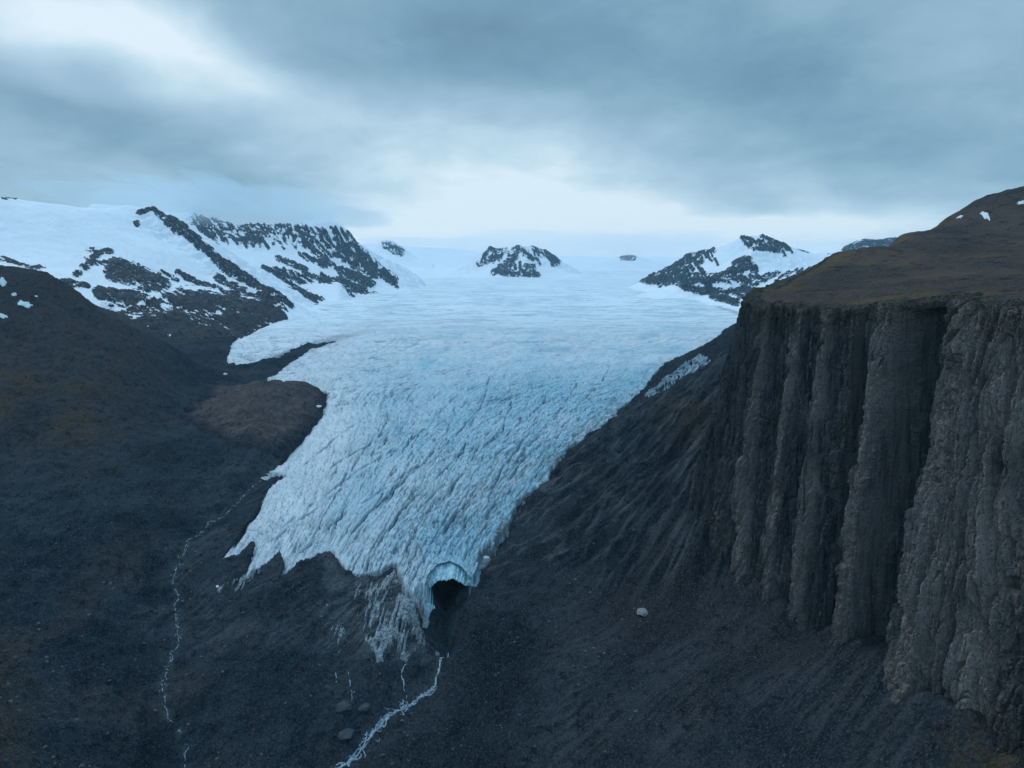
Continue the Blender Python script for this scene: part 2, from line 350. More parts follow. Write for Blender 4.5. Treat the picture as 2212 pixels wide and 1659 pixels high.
def ground(X, Y, fine=True):
    Z = ground0(X, Y)
    kd = poly_sd(X, Y, KNOB)
    Z = Z + 46 * sstep(-40, 140, kd) * (1 + .3 * fbm(X / 90, Y / 90, 3, 91))
    # right-hand ravine under the ice arch, the gullies of the two streams
    rd = line_d(X, Y, RAV); Z = Z - 44 * np.maximum(0, 1 - rd / 30) * sstep(715, 765, Y)
    d = line_d(X, Y, SL); Z = Z - 7 * np.exp(-(d / 22) ** 2)
    d = line_d(X, Y, SR); Z = Z - 9 * np.exp(-(d / 25) ** 2)
    if fine:
        near_ = (X > 40) & (Y < 1500)
        tb = np.full(np.shape(Z), 900.0); tb[near_] = line_d(X[near_], Y[near_], BASE_D)
        cone = .55 + .9 * fbm((X * .35 - Y * .94) / 55, 0 * X, 3, 6)
        Z = Z + 30 * np.exp(-tb / 38) * cone
        dx, dy = proj(X, Y, Z)
        right = sstep(20, 120, X + 0.0 * Y) * sstep(60, 140, dx - 900)
        # rocky ribs running down the right-hand slope, softer on the lower scree
        sm = 1 - sstep(1180, 1330, dy + (dx - 1300) * -.05 + 40 * fbm(X / 60, Y / 60, 3, 5)) * sstep(1050, 1350, dx)
        u = X * .80 + Y * .60; w = -X * .60 + Y * .80
        rib = ridged(w / 42 + .5 * fbm(X / 90, Y / 90, 2, 3), u / 190, 5, 21) - .6
        Z = Z + right * (rib * 46 * sm + rib * 2.5 + 7 * sm * (ridged(w / 13 + .4 * fbm(X / 30, Y / 30, 2, 4), u / 70, 4, 22, .6) - .6))
        left = 1 - right
        Z = Z + left * (fbm(X / 210, Y / 210, 6, 31, .55) * 26 + (ridged(X / 80, Y / 80, 5, 37, .58) - .62) * 20 + (ridged(X / 27, Y / 27, 4, 38, .6) - .62) * 5)
        Z = Z + fbm(X / 22, Y / 22, 4, 41, .6) * 2.6 * (.45 + .55 * left)
        # drainage grooves on the left hillside, running down to the valley
        hs = sstep(480, 200, dx) * sstep(560, 700, dy)
        Z = Z + hs * (ridged((X * .55 - Y * .83) / 120 + .6 * fbm(X / 200, Y / 200, 3, 9), (X * .83 + Y * .55) / 420, 4, 51) - .6) * 20
        kn = sstep(-10, 50, kd)
        Z = Z + kn * ((ridged((X - Y * .5) / 60, (X * .5 + Y) / 110, 5, 61) - .6) * 12)
    return Z

# ------------------------------------------------------------------ build the ground (three pieces of one sheet)
X, Y = polar(-1.12, 1.12, 1300, 330, 3500, 900)
Z = ground(X, Y)
sd_ice = poly_sd(X, Y, OUTLINE)
Z = np.where(sd_ice > 4, np.minimum(Z, zg(Y) - 8 - 22 * sstep(0, 60, sd_ice)), Z)
rd = line_d(X, Y, RAV); Z = np.where(sd_ice > 0, Z - 22 * np.exp(-(rd / 30) ** 2), Z)
DX, DY = proj(X, Y, Z)
kd = poly_sd(X, Y, KNOB)
nz = fbm(X / 130, Y / 130, 4, 71)
brown = np.clip(sstep(480, 250, DX) * sstep(1150, 700, DY) + 1.1 * sstep(-15, 20, kd) + .55 * sstep(1150, 1300, DX) * sstep(-.3, .3, nz), 0, 1)
brown = np.clip(brown + .5 * sstep(.05, .4, fbm(X / 95, Y / 180, 4, 72)) * sstep(900, 500, DX), 0, 1)
mossf = np.clip(sstep(420, 120, DX) * sstep(760, 830, DY) * sstep(1080, 900, DY) * sstep(-.1, .35, nz) + .5 * sstep(120, 0, DX) * sstep(1300, 1500, DY)
                + sstep(1850, 2000, DX) * sstep(1480, 1600, DY) * sstep(-.2, .2, nz) + .4 * sstep(1380, 1480, DX) * sstep(1000, 930, DY) * sstep(840, 880, DY), 0, 1)
stony = np.clip(.35 + .65 * sstep(1100, 1350, DX) * sstep(1150, 1350, DY), 0, 1)
fa, fb = hit(690, 1195)[:2], hit(470, 1285)[:2]; fd = (fb - fa) / np.hypot(*(fb - fa))
fu = X * fd[0] + Y * fd[1]; fv = -X * fd[1] + Y * fd[0]
flu = ridged(fv / 9 + .5 * fbm(X / 40, Y / 40, 3, 81), fu / 150, 5, 82, .6); patch = fbm(X / 55, Y / 55, 3, 83)
flute = sstep(.68, .86, flu) * sstep(90, -20, np.abs(sd_ice + 40)) * sstep(-.35, .25, patch) * sstep(1500, 1000, Y) * sstep(1000, 800, DX) * 1.0
rflu = ridged((-X * .60 + Y * .80) / 17 + .6 * fbm(X / 50, Y / 50, 3, 84), (X * .8 + Y * .6) / 230, 5, 85, .62)
flute = np.maximum(flute, .95 * sstep(.64, .84, rflu) * sstep(980, 1080, DX) * sstep(1330, 1180, DY) * sstep(1800, 1300, Y) * sstep(-.3, .3, patch))
sflu = ridged((-X * .42 + Y * .91) / 15 + .5 * fbm(X / 50, Y / 50, 3, 88), (X * .91 + Y * .42) / 260, 5, 89, .62)
flute = np.maximum(flute, .42 * sstep(.62, .84, sflu) * sstep(1080, 1250, DX) * sstep(1270, 1340, DY) * sstep(-.3, .3, fbm(X / 80, Y / 80, 3, 90)))
Z = Z + 2.2 * (flu - .6) * sstep(160, 20, np.abs(sd_ice + 40)) * sstep(950, 800, DX) * sstep(1500, 1100, Y)
pale = np.zeros_like(X)
slab = poly_sd(DX, DY, [(700, 1205), (714, 1196), (734, 1236), (764, 1252), (742, 1272), (712, 1280), (698, 1262)])
pale = .42 * sstep(-4, 5, slab + 7 * fbm(X / 9, Y / 9, 4, 3)) * (1 - .5 * sstep(0, .5, fbm(X / 5, Y / 18, 4, 4)))
apr = poly_sd(DX, DY, [(770, 1240), (850, 1228), (885, 1288), (918, 1345), (950, 1398), (935, 1430), (845, 1440), (800, 1425), (760, 1380), (700, 1420), (690, 1330), (740, 1290)])
for L_, wd in ((SL, 5.0), (SR, 9.0)):
    pale = np.maximum(pale, .30 * np.exp(-(line_d(X, Y, L_) / wd) ** 2) * sstep(-.3, .3, fbm(X / 6, Y / 12, 4, 8)))
pale = np.maximum(pale, .72 * sstep(-25, 25, apr + 22 * fbm(X / 25, Y / 25, 4, 5)) * sstep(-.15, .3, fbm(fv / 5.5, fu / 45, 5, 6, .6)))
fc = lambda A: .25 * (A[:-1, :-1] + A[1:, :-1] + A[:-1, 1:] + A[1:, 1:])
deep = fc(sd_ice) > 150
# dividing lines in plan: the left stream and the right-hand stream / ice margin
sl = np.array(SL); sr = np.array(SR)
def side_x(line, Yq):
    o = np.argsort(line[:, 1]); return np.interp(Yq, line[o, 1], line[o, 0])
LL = np.vstack([sl, KNOB[7:8], [at(418, 800, 1900)[:2]], [[-1500, 2600], [-2400, 3300]]])
RL = np.vstack([[[-90, 300]], sr, OR[8:19, :2], [[900, 4000]]])
fx_, fy_ = fc(X), fc(Y)
isL = (fx_ < side_x(LL, fy_)) & (fc(kd) < -8); isR = fx_ > side_x(RL, fy_)
at_g = dict(brown=brown, moss=mossf, stony=stony, pale=pale, flute=flute, knoll=sstep(-4, 34, kd + 22 * fbm(X / 40, Y / 40, 4, 86)))
o = grid_mesh('hillside', X, Y, Z, M_GROUND, isL & ~deep, at_g)
tag(o, 'dark brown hillside rising at the left edge in front of the snowy mountains', 'hillside', kind='structure')
isK = ~isL & (fc(kd) >= -8) & ~isR
o = grid_mesh('ground', X, Y, Z, M_GROUND, ~isL & ~isR & ~isK & ~deep, at_g)
tag(o, 'dark blue grey valley floor of moraine in front of the glacier snout', 'ground', kind='structure')
o = grid_mesh('rock_knoll', X, Y, Z, M_KNOLL, isK & ~deep, at_g)
tag(o, 'rounded reddish brown bedrock knoll pressed against the left side of the glacier', 'rock knoll', kind='structure')
o = grid_mesh('scree_slope', X, Y, Z, M_SCREE, isR & ~deep, at_g)
tag(o, 'dark grey scree slope falling from the cliff foot to the glacier snout', 'scree slope', kind='structure')
GXY = None

# ------------------------------------------------------------------ glacier
X, Y = polar(-.62, .80, 1150, 735, 10400, 1350)
t, W = flow(X, Y)
gs = coarse(X, np.minimum(Y, 3390))
w1 = fbm(X / 26, Y / 26, 4, 101); sd = poly_sd(X, Y, OUTLINE)
px_m = Y / 600.0                                                 # metres that one step of relief should span at this range
fs = t * 700                                                     # flow-aligned cross coordinate
streak = fbm(fs / 9, Y / 70, 4, 107)
rough_edge = sstep(3, 60, sd)
lowL = sstep(.62, .2, t) * sstep(1500, 1000, Y)
sdn = sd + streak * (6 + 10 * lowL) + w1 * 5 + (20 * sstep(.7, .9, t) * sstep(2600, 1500, Y) * fbm(X / 16, Y / 40, 5, 109, .65))
farz = sstep(1800, 4200, Y)
serac = np.clip(sstep(.45, .75, t + .10 * fbm(X / 150, Y / 150, 3, 5)) * sstep(2300, 1500, Y) + .45 * sstep(2600, 1700, Y) * sstep(.1, .4, t), 0, 1)
serac = np.maximum(serac, sstep(120, 20, sd) * sstep(.6, .9, t) * sstep(2400, 1500, Y))
adx, ady = proj(X, Y, zg(Y)); arz = np.hypot((adx - 966) / 56, (ady - 1232) / 44) * (1 + .25 * w1)
base = zg(Y) + 10 * fbm(X / 420, Y / 520, 4, 111) * sstep(800, 1300, Y) + 20 * farz * fbm(X / 900, Y / 1300, 4, 112)
base += (9 * sstep(0, 120, sd) - 3) * sstep(2600, 1500, Y)
# cracks and blocks, drawn out along the flow
wq = 8 * fbm(X / 45, Y / 45, 3, 121); wq2 = 10 * fbm(X / 45 + 7, Y / 45, 3, 122)
def cracks(u, v, lo, hi, sd_, o=2): return sstep(lo, hi, ridged(u, v, o, sd_, .5))
m1 = sstep(-.25, .25, fbm(X / 170, Y / 260, 3, 123) + .9 * (t - .45)); m2 = sstep(-.1, .3, fbm(X / 240 + 5, Y / 300, 3, 124) + .5 * (.5 - t))
sc_ = 1 + 1.2 * sstep(1500, 3000, Y)
c1 = cracks((fs + wq) / (9 * sc_), (Y + wq2) / (120 * sc_), .80, .95, 131) * m1
c2 = cracks((fs - .35 * Y) / (60 * sc_), (Y + .45 * fs + wq2) / (19 * sc_), .82, .96, 133) * m2
c3 = cracks((fs + .5 * wq) / (4.5 * sc_), Y / (34 * sc_), .80, .96, 135, 3)
c4 = cracks((fs + .22 * Y + wq) / (7 * sc_), (Y - .3 * fs) / (90 * sc_), .82, .96, 136) * sstep(.6, .25, t)
f1, f2, ci = worley((fs + wq) / 6, (Y + wq2) / 21, 137); blk = sstep(.0, .25, f2 - f1)
rf = ridged(fs / 70 + .4 * fbm(X / 300, Y / 300, 3, 151), Y / 150, 5, 152, .6)
bands = fbm(fs / 16 + .25 * wq / 8, Y / 900, 5, 153, .6); und = fbm(X / 260, Y / 420, 4, 154)
arcs = ridged(fs / 160, (Y + .0006 * (fs - 350) ** 2) / 130, 4, 155, .6)
near = 1 - sstep(2200, 4200, Y)
fan = sstep(.55, .25, t) * sstep(1900, 1200, Y)
strk = ridged((fs + .12 * Y) / 8 + .8 * w1, Y / 160, 4, 163, .6)
det = near * (-4.6 * c1 * (.6 + .9 * serac) - 3.6 * c2 - 1.6 * c3 - 3.4 * c4 + serac * (4.6 * (blk - .7) + 5.5 * (ci - .5)) + 1.5 * fbm(X / 7, Y / 15, 4, 161, .65) + 5 * und + 2.5 * bands + (1 + 1.5 * fan) * (strk - .62))
LONG = [[(1060, 815), (1040, 880), (985, 950), (920, 1000), (840, 1075), (760, 1150)], [(1110, 860), (1085, 940), (1020, 1000), (975, 1060), (930, 1130)], [(1180, 860), (1150, 930), (1100, 1000), (1060, 1060)],
        [(960, 905), (880, 960), (790, 1010), (700, 1075), (610, 1140)], [(860, 930), (760, 985), (680, 1030), (600, 1090)], [(1000, 985), (935, 1045), (870, 1110), (800, 1185)], [(905, 1010), (830, 1060), (740, 1120), (650, 1190)],
        [(1020, 1070), (985, 1120), (950, 1170)], [(800, 900), (720, 950), (660, 1000)], [(1250, 830), (1210, 890), (1150, 960), (1110, 1030)], [(1320, 790), (1290, 840), (1230, 900)], [(930, 1080), (880, 1140), (850, 1190)], [(740, 1060), (660, 1120), (560, 1180)], [(1120, 1010), (1080, 1070), (1050, 1120)]]
lc = np.zeros_like(X)
for k_, pl in enumerate(LONG):
    Lp = [onice(*p)[:2] for p in pl]
    dd = line_d(X + 7 * fbm(X / 40, Y / 60, 3, 700 + k_), Y, Lp)
    lc = np.maximum(lc, sstep(3.4, .6, dd) * sstep(-.25, .2, fbm(X / 25, Y / 110, 3, 740 + k_)))
det = .62 * det - near * (5.5 * lc + 1.0 * c3)
det += farz * 20 * (rf - .62) * (1 - .6 * sstep(5500, 8000, Y)) + 2.5 * streak * near
long_ = ridged(fs / 24 + .3 * w1, Y / 420, 3, 171)
cre = sstep(.86, .95, long_ + .02 * w1) * sstep(1900, 1400, Y) * sstep(.15, .35, t)
det -= 8 * cre
top = base + det * sstep(-4, 30, sd) 
# the edge: a wall on the right, a feather edge on the left
wall = lerp(7, 9, sstep(.35, .75, t)); wall = np.where(Y > 2600, 60, wall)
arch = np.exp(-((X - at(965, 1255, 850)[0]) / 40) ** 2) * sstep(900, 850, Y)
under = np.where(Y < 3300, gs, zg(Y) - 10) - lerp(6, 16, sstep(.3, .6, t))
e = sstep(-.2, 1, sdn / wall)
Zi = lerp(under, top, e)
Zi = np.where(arz < 1, top, np.where((arz < 2.0) & (sd > -3), np.maximum(Zi, top - 12), Zi))
keep = (fc(sdn) > -14) & ~((fc(arz) < 1) & (fc(sd) < -1))
crack = np.clip(near * (.85 * lc + .6 * c1 * (.55 + .6 * serac) + .6 * c2 + .5 * c3 + .5 * c4 + .9 * cre + .55 * serac * (1 - blk) + .3 * sstep(.60, .38, strk)) + farz * (.30 * sstep(.58, .40, rf) + .30 * sstep(.66, .8, arcs)), 0, 1) * (1 - .5 * sstep(4500, 8000, Y))  # deep blue in recesses: exposed ice, plus shade painted in to strengthen weak shading
belt = np.exp(-((Y - 1750 - 250 * fbm(X / 300, Y / 500, 3, 185)) / 520) ** 2) * sstep(.1, .35, t)
blue = np.clip(.40 * belt + .30 * serac + .55 * sstep(-.05, .4, fbm(X / 170, Y / 300, 4, 181)) * near * sstep(.2, .5, t) + .35 * sstep(.0, .5, bands) * near + .8 * sstep(60, 8, sd) * sstep(.75, .95, t) * sstep(1450, 1100, Y) + .25 * farz * sstep(0, .5, fbm(X / 500, Y / 700, 4, 183)), 0, .9)
mor = line_d(X, Y, [onice(*p)[:2] for p in [(600, 772), (668, 750), (730, 727), (800, 712), (860, 702)]])
mor2 = line_d(X, Y, [onice(*p)[:2] for p in [(1400, 626), (1480, 642), (1545, 660), (1600, 680)]])
dirt = sstep(1.15, 1.6, arz) * np.clip(1.0 * sstep(75, 10, mor + 40 * streak) * sstep(860, 640, proj(X, Y, Zi)[0]) + .6 * sstep(45, 5, mor2 + 20 * streak) + .85 * sstep(13, 2, sdn) * sstep(2400, 1600, Y) * (1 - .5 * lowL) + .8 * sstep(70, 5, sdn) * sstep(.7, .95, t) * sstep(2900, 1900, Y) * sstep(-.15, .25, fbm(X / 20, Y / 60, 4, 195))
               + .45 * sstep(.1, .5, fbm(X / 60, Y / 45, 5, 191)) * sstep(1150, 850, Y) * sstep(.3, .6, t) + .22 * sstep(.05, .5, streak) * near + .5 * sstep(.12, .5, fbm(fs / 13 + 31, Y / 700, 5, 192, .6)) * near * sstep(-.3, .4, fbm(X / 120, Y / 240, 3, 193)), 0, 1)
snow = np.clip(sstep(2300, 5200, Y) + .5 * sstep(.3, .1, t) * sstep(2000, 3000, Y), 0, 1)
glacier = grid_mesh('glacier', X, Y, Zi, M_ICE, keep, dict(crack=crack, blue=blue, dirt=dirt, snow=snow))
tag(glacier, 'wide crevassed pale blue glacier tongue flowing down the middle of the valley', 'glacier')

# ------------------------------------------------------------------ far snowfield
SNP = [(-6500, 8200, 520), (-3000, 8300, 450), (0, 8300, 420), (2500, 8300, 420), (6000, 8200, 460), (-9000, 12000, 1000), (-4500, 11500, 800), (-2200, 11000, 760), (-300, 10500, 640), (1500, 11000, 640), (4000, 10500, 600), (9000, 11500, 800),
       (-6000, 16000, 1350), (-2500, 15500, 1250), (500, 15000, 1000), (3500, 15500, 980), (8000, 16000, 1050), (0, 17500, 1150), (-9000, 17000, 1400), (9000, 17500, 1150)]
X, Y = polar(-.95, .95, 420, 8100, 17300, 260)
Z = TPS(SNP)(X, Y) + 45 * fbm(X / 900, Y / 1500, 5, 201) + 60 * sstep(9000, 13000, Y) * (ridged(X / 1600, Y / 2500, 5, 203) - .6)
rk = sstep(.50, .62, ridged(X / 420, Y / 900, 5, 207) * .55 + .25 * fbm(X / 1800, Y / 2500, 3, 209)) * .0
M_FAR = mat_mountain('far_snow', bsc=.4)
o = grid_mesh('snowfield', X, Y, Z, M_FAR, None, dict(rock=rk, brown=rk * 0))
tag(o, 'pale snowfield rising into the cloud at the head of the glacier', 'snowfield', kind='structure')

# ------------------------------------------------------------------ mountains
def strokes(DX, DY, S):
    """rock areas: (radius, weight, points...)"""
    f = np.zeros(np.shape(DX))
    for r, w, *pts in S:
        if r > 6 and r < 19: r *= .72
        if len(pts) == 1: pts = pts * 2
        f = np.maximum(f, w * sstep(1.9, .0, line_d(DX, DY, pts) / r))
    return f
def ribs(xa, ya, xb, yb, n, dx, dy, r, w, seed, jit=.4):
    g = np.random.default_rng(seed); out = []
    for k in range(n):
        q = (k + g.uniform(-jit, jit) + .5) / n; x = lerp(xa, xb, q); y = lerp(ya, yb, q) + g.uniform(-4, 4); l = g.uniform(.4, 1.25)
        bend = g.uniform(-3, 3)
        out.append((r * g.uniform(.6, 1.4), w * g.uniform(.55, 1.15), (x, y), (x + dx * l * .5 + bend, y + dy * l * .5), (x + dx * l, y + dy * l)))
    return out
def mountain(name, label, ctrl, box, n, S, ridge=None, amp=60, wl=500, mat=None, brownf=None, seed=0, base_z=None, slope=.75, snowrough=.2, thr=.46, ribdir=(1, 0), white=None):
    a0, a1, y0, y1 = box
    X, Y = polar(a0, a1, n[0], y0, y1, n[1])
    Z = TPS(ctrl, 2e-4)(X, Y)
    wx = X + 60 * fbm(X / 300, Y / 300, 3, seed + 1); wy = Y + 60 * fbm(X / 300 + 9, Y / 300, 3, seed + 2)
    for rd in (ridge or []):
        R = np.array([at(*p) for p in rd['p']])
        best = np.full(X.shape, -1e9); jag = rd.get('jag', 55) * (ridged(X / 150, Y / 150, 4, seed + 21, .6) - .62)
        for (x1, y1_, z1), (x2, y2, z2) in zip(R[:-1], R[1:]):
            ex, ey = x2 - x1, y2 - y1_
            t = np.clip(((wx - x1) * ex + (wy - y1_) * ey) / (ex * ex + ey * ey), 0, 1)
            d = np.hypot(wx - x1 - t * ex, wy - y1_ - t * ey)
            best = np.maximum(best, z1 + t * (z2 - z1) - rd.get('s', slope) * d)
        best = best + jag; h = rd.get('soft', 30.0)
        Z = .5 * (Z + best + np.sqrt((Z - best) ** 2 + h * h)) - h * .5
    DX, DY = proj(X, Y, Z)
    rk = strokes(DX, DY, S)
    c_, s_ = ribdir
    u = X * c_ + Y * s_; v = -X * s_ + Y * c_
    rib = ridged(u / wl + .35 * fbm(X / wl, Y / wl, 3, seed + 3), v / (wl * 2.6), 6, seed + 5, .55) - .62
    crag = ridged(u / (wl * .22), v / (wl * .5), 5, seed + 7, .6) - .62
    rr = np.clip(rk * 1.3, 0, 1)
    Z = Z + amp * (snowrough + (1 - snowrough) * rr) * (rib + .55 * crag)
    spk = fbm(u / (wl * .10), v / (wl * .22), 5, seed + 11, .65) + .6 * (rib * 2)
    f = rk * .80 + (1.0 * spk + 2.2 * crag + .7 * fbm(u / (wl * .03), v / (wl * .10), 4, seed + 12, .65)) * (.25 + .75 * sstep(.05, .4, rk))
    for r, w, *pts in (white or []):
        f = f - w * sstep(1.5, .5, line_d(DX + 6 * fbm(X / 60, Y / 60, 3, seed), DY, pts if len(pts) > 1 else pts * 2) / r)
    rock = sstep(thr - .16, thr + .16, f)
    ia = np.linspace(0, 1, X.shape[1])[None, :]; iy = np.linspace(0, 1, X.shape[0])[:, None]
    edge = np.maximum(sstep(.06, 0, np.minimum(ia, 1 - ia)), sstep(.04, 0, np.minimum(iy, 1 - iy)))
    Z = Z - 260 * edge
    br = np.zeros_like(X) if brownf is None else brownf(DX, DY)
    o = grid_mesh(name, X, Y, Z, mat, None, dict(rock=rock, brown=br))
    tag(o, label, 'mountain', kind='structure'); return o
M_MTN = mat_mountain('snowy_rock')
back = lambda p, k, dz: np.array([p[0] * k, p[1] * k, p[2] - dz])

# left snow mountain
A = [at(*p) for p in [(0, 418, 4500), (60, 430, 4650), (150, 438, 4800), (220, 448, 4900), (290, 442, 5000), (0, 500, 4000), (100, 520, 4000), (200, 520, 4150), (300, 500, 4550), (380, 540, 4450), (0, 560, 3600), (100, 590, 3350),
     (200, 600, 3500), (300, 590, 3850), (400, 610, 4000), (220, 650, 3150), (300, 660, 3200), (400, 650, 3550), (500, 640, 3900), (560, 660, 3900), (300, 715, 2750), (400, 715, 2850), (500, 700, 3250), (560, 695, 3550),
     (440, 740, 2620), (520, 722, 3000), (-200, 410, 4500), (-200, 560, 3600), (-200, 650, 3000), (-450, 450, 4500), (-450, 600, 3500), (600, 660, 4050)]]
A += [back(at(*p), k, dz) for p in [(0, 418, 4500), (150, 438, 4800), (290, 442, 5000), (-200, 410, 4500)] for k, dz in ((1.12, 150), (1.35, 450))]
A += [back(at(*p), 1.12, 120) for p in [(400, 500, 4800), (470, 572, 4500), (560, 610, 4250)]]
A += [np.array([-1300., 5300, 280]), np.array([-900., 4500, 215]), np.array([-1100., 3300, 120]), np.array([-1000., 2600, 110]), np.array([-1700., 5900, 420])]
SA = ribs(350, 458, 470, 560, 22, 26, 16, 3.2, 1.0, 1) + ribs(470, 560, 600, 640, 20, 30, 18, 3.5, 1.1, 2) + ribs(180, 560, 420, 600, 14, 26, 14, 3.5, .9, 3) + ribs(200, 640, 560, 655, 34, 24, 14, 4.5, 1.1, 4) + ribs(390, 600, 560, 650, 16, 34, 12, 3, 1.0, 5) + [(9, 1, (335, 450), (360, 480), (385, 500), (408, 505)), (7, .9, (330, 448), (300, 462)), (9, .9, (400, 505), (435, 535), (462, 558)), (11, 1, (470, 565), (500, 590), (560, 620), (600, 650)),
      (10, .8, (215, 545), (190, 575), (165, 595)), (8, .75, (190, 540), (240, 545)), (20, 1, (250, 585), (300, 595), (345, 610)), (8, .7, (135, 612), (190, 620)), (12, .75, (210, 630), (270, 640), (330, 625)),
      (20, .85, (240, 660), (330, 660), (420, 650)), (26, 1, (400, 655), (480, 660), (560, 670)), (30, 1.1, (300, 715), (420, 710), (520, 700), (580, 680)), (30, 1.1, (400, 740), (470, 735)), (40, 1.1, (350, 790), (450, 770)),
      (12, .7, (470, 600), (540, 640)), (9, .7, (295, 485),), (6, .7, (8, 425), (35, 425)), (8, .6, (40, 590), (95, 575)), (5, .5, (0, 560), (60, 575)), (14, .8, (560, 640), (605, 665))]
WA = [(5, .8, (120, 610), (200, 655), (260, 668)), (4, .8, (285, 630), (345, 640), (300, 660)), (4, .8, (400, 625), (470, 628)), (3, .7, (520, 640), (560, 655)), (3, .8, (430, 690),), (3, .7, (372, 685),), (3, .8, (520, 690),), (3, .8, (585, 703),),
      (3, .8, (262, 668), (285, 663)), (3, .7, (350, 665), (385, 668)), (3, .6, (560, 710), (540, 705)), (3, .7, (470, 675), (480, 682))]
mountain('mountain', 'broad snow covered mountain at the far left with a dark rock arete and dark foot', A, (-1.05, -.20, 2450, 6600), (760, 620), SA,
         [dict(p=[(290, 442, 5000), (322, 438, 5000), (350, 462, 4920), (400, 495, 4800), (430, 530, 4650), (470, 570, 4500), (540, 602, 4300), (590, 628, 4100), (612, 662, 3950)], s=.62, soft=45)],
         amp=75, wl=260, mat=M_MTN, brownf=lambda x, y: sstep(610, 690, y) * .9, seed=300, ribdir=(.55, .83), white=WA)
# second ridge behind it
B = [at(*p) for p in [(340, 445, 7600), (440, 465, 7500), (520, 478, 7450), (600, 482, 7450), (680, 484, 7500), (735, 496, 7600), (770, 520, 7800), (810, 560, 8150), (862, 607, 8600),
     (500, 540, 6300), (560, 560, 6000), (640, 560, 6300), (700, 560, 6800), (760, 580, 7400), (800, 600, 7800), (560, 600, 5300), (640, 620, 5100), (700, 630, 5450), (760, 638, 5900), (830, 618, 7500),
     (620, 650, 4500), (680, 660, 4500), (440, 520, 6500), (380, 500, 6700)]]
B += [back(at(*p), k, dz) for p in [(340, 445, 7600), (520, 478, 7450), (680, 484, 7500), (770, 520, 7800), (840, 590, 8400)] for k, dz in ((1.1, 170), (1.3, 420))]
B += [np.array([-1100., 4700, 230]), np.array([-600., 6000, 285]), np.array([-500., 7500, 370])]
SB = ribs(415, 470, 760, 500, 46, 16, 30, 3.2, .95, 11) + ribs(430, 500, 740, 525, 26, 14, 22, 3, .8, 12) + ribs(690, 500, 850, 598, 34, 14, 26, 4, 1.05, 13) + ribs(560, 580, 760, 610, 26, 44, 22, 2.6, 1.0, 14) + ribs(640, 545, 780, 600, 14, 26, 20, 3, .9, 15) + ribs(600, 610, 800, 625, 20, 30, 14, 3.2, 1.0, 16) + [(20, .3, (420, 475), (520, 495), (600, 500), (690, 505)), (12, .8, (520, 515), (560, 522)), (10, .7, (480, 500), (520, 520)), (12, .75, (440, 500), (470, 540)), (14, .8, (690, 520), (720, 545), (700, 570)), (18, .95, (740, 545), (770, 570), (810, 590)),
      (12, 1, (800, 585), (850, 603)), (10, .9, (660, 530), (690, 550)), (13, 1, (740, 590), (800, 612)), (12, .8, (760, 530), (820, 585)), (16, .9, (590, 600), (640, 625), (690, 640)), (12, .9, (620, 630), (680, 650)), (14, .7, (560, 590), (640, 600)), (12, .85, (700, 625), (760, 635)), (8, .7, (640, 655), (610, 640)),
      (8, .6, (600, 560), (660, 585))]
mountain('mountain', 'long jagged snow streaked ridge ending in a dark spur beside the upper glacier', B, (-.62, -.10, 4300, 9900), (620, 480), SB,
         [dict(p=[(400, 452, 7550), (440, 462, 7500), (500, 482, 7450), (560, 480, 7450), (620, 488, 7450), (680, 488, 7500), (735, 498, 7600), (765, 517, 7800), (810, 558, 8150), (862, 606, 8600)], s=.55, soft=60),
          dict(p=[(690, 500, 7500), (700, 545, 7100), (740, 585, 6700), (790, 615, 6500)], s=.5, soft=60)],
         amp=120, wl=330, mat=M_MTN, seed=400, ribdir=(.8, .6))
# hazy peak behind the glacier head
def peak(name, label, ctrl, box, n, S, seed, amp=70, wl=260, ridge=None, white=None, rd=(.8, .6), thr=.46):
    return mountain(name, label, ctrl, box, n, S, ridge, amp=amp, wl=wl, mat=M_MTN, seed=seed, ribdir=rd, white=white, thr=thr)
D = [at(*p) for p in [(800, 540, 11200), (830, 520, 11300), (850, 522, 11300), (875, 545, 11200), (900, 560, 11000), (790, 560, 10800), (840, 560, 10500), (880, 570, 10400), (740, 560, 11000), (960, 575, 10600)]]
D += [back(at(*p), 1.12, 250) for p in [(800, 540, 11200), (850, 522, 11300), (900, 560, 11000)]] + [np.array([-2500., 9300, 420]), np.array([-1200., 9300, 430])]
peak('mountain', 'small hazy rock peak half lost in cloud behind the jagged ridge', D, (-.32, -.10, 9400, 12600), (180, 200), [(13, .55, (835, 530), (865, 545)), (8, .5, (830, 525), (850, 545))], 500)
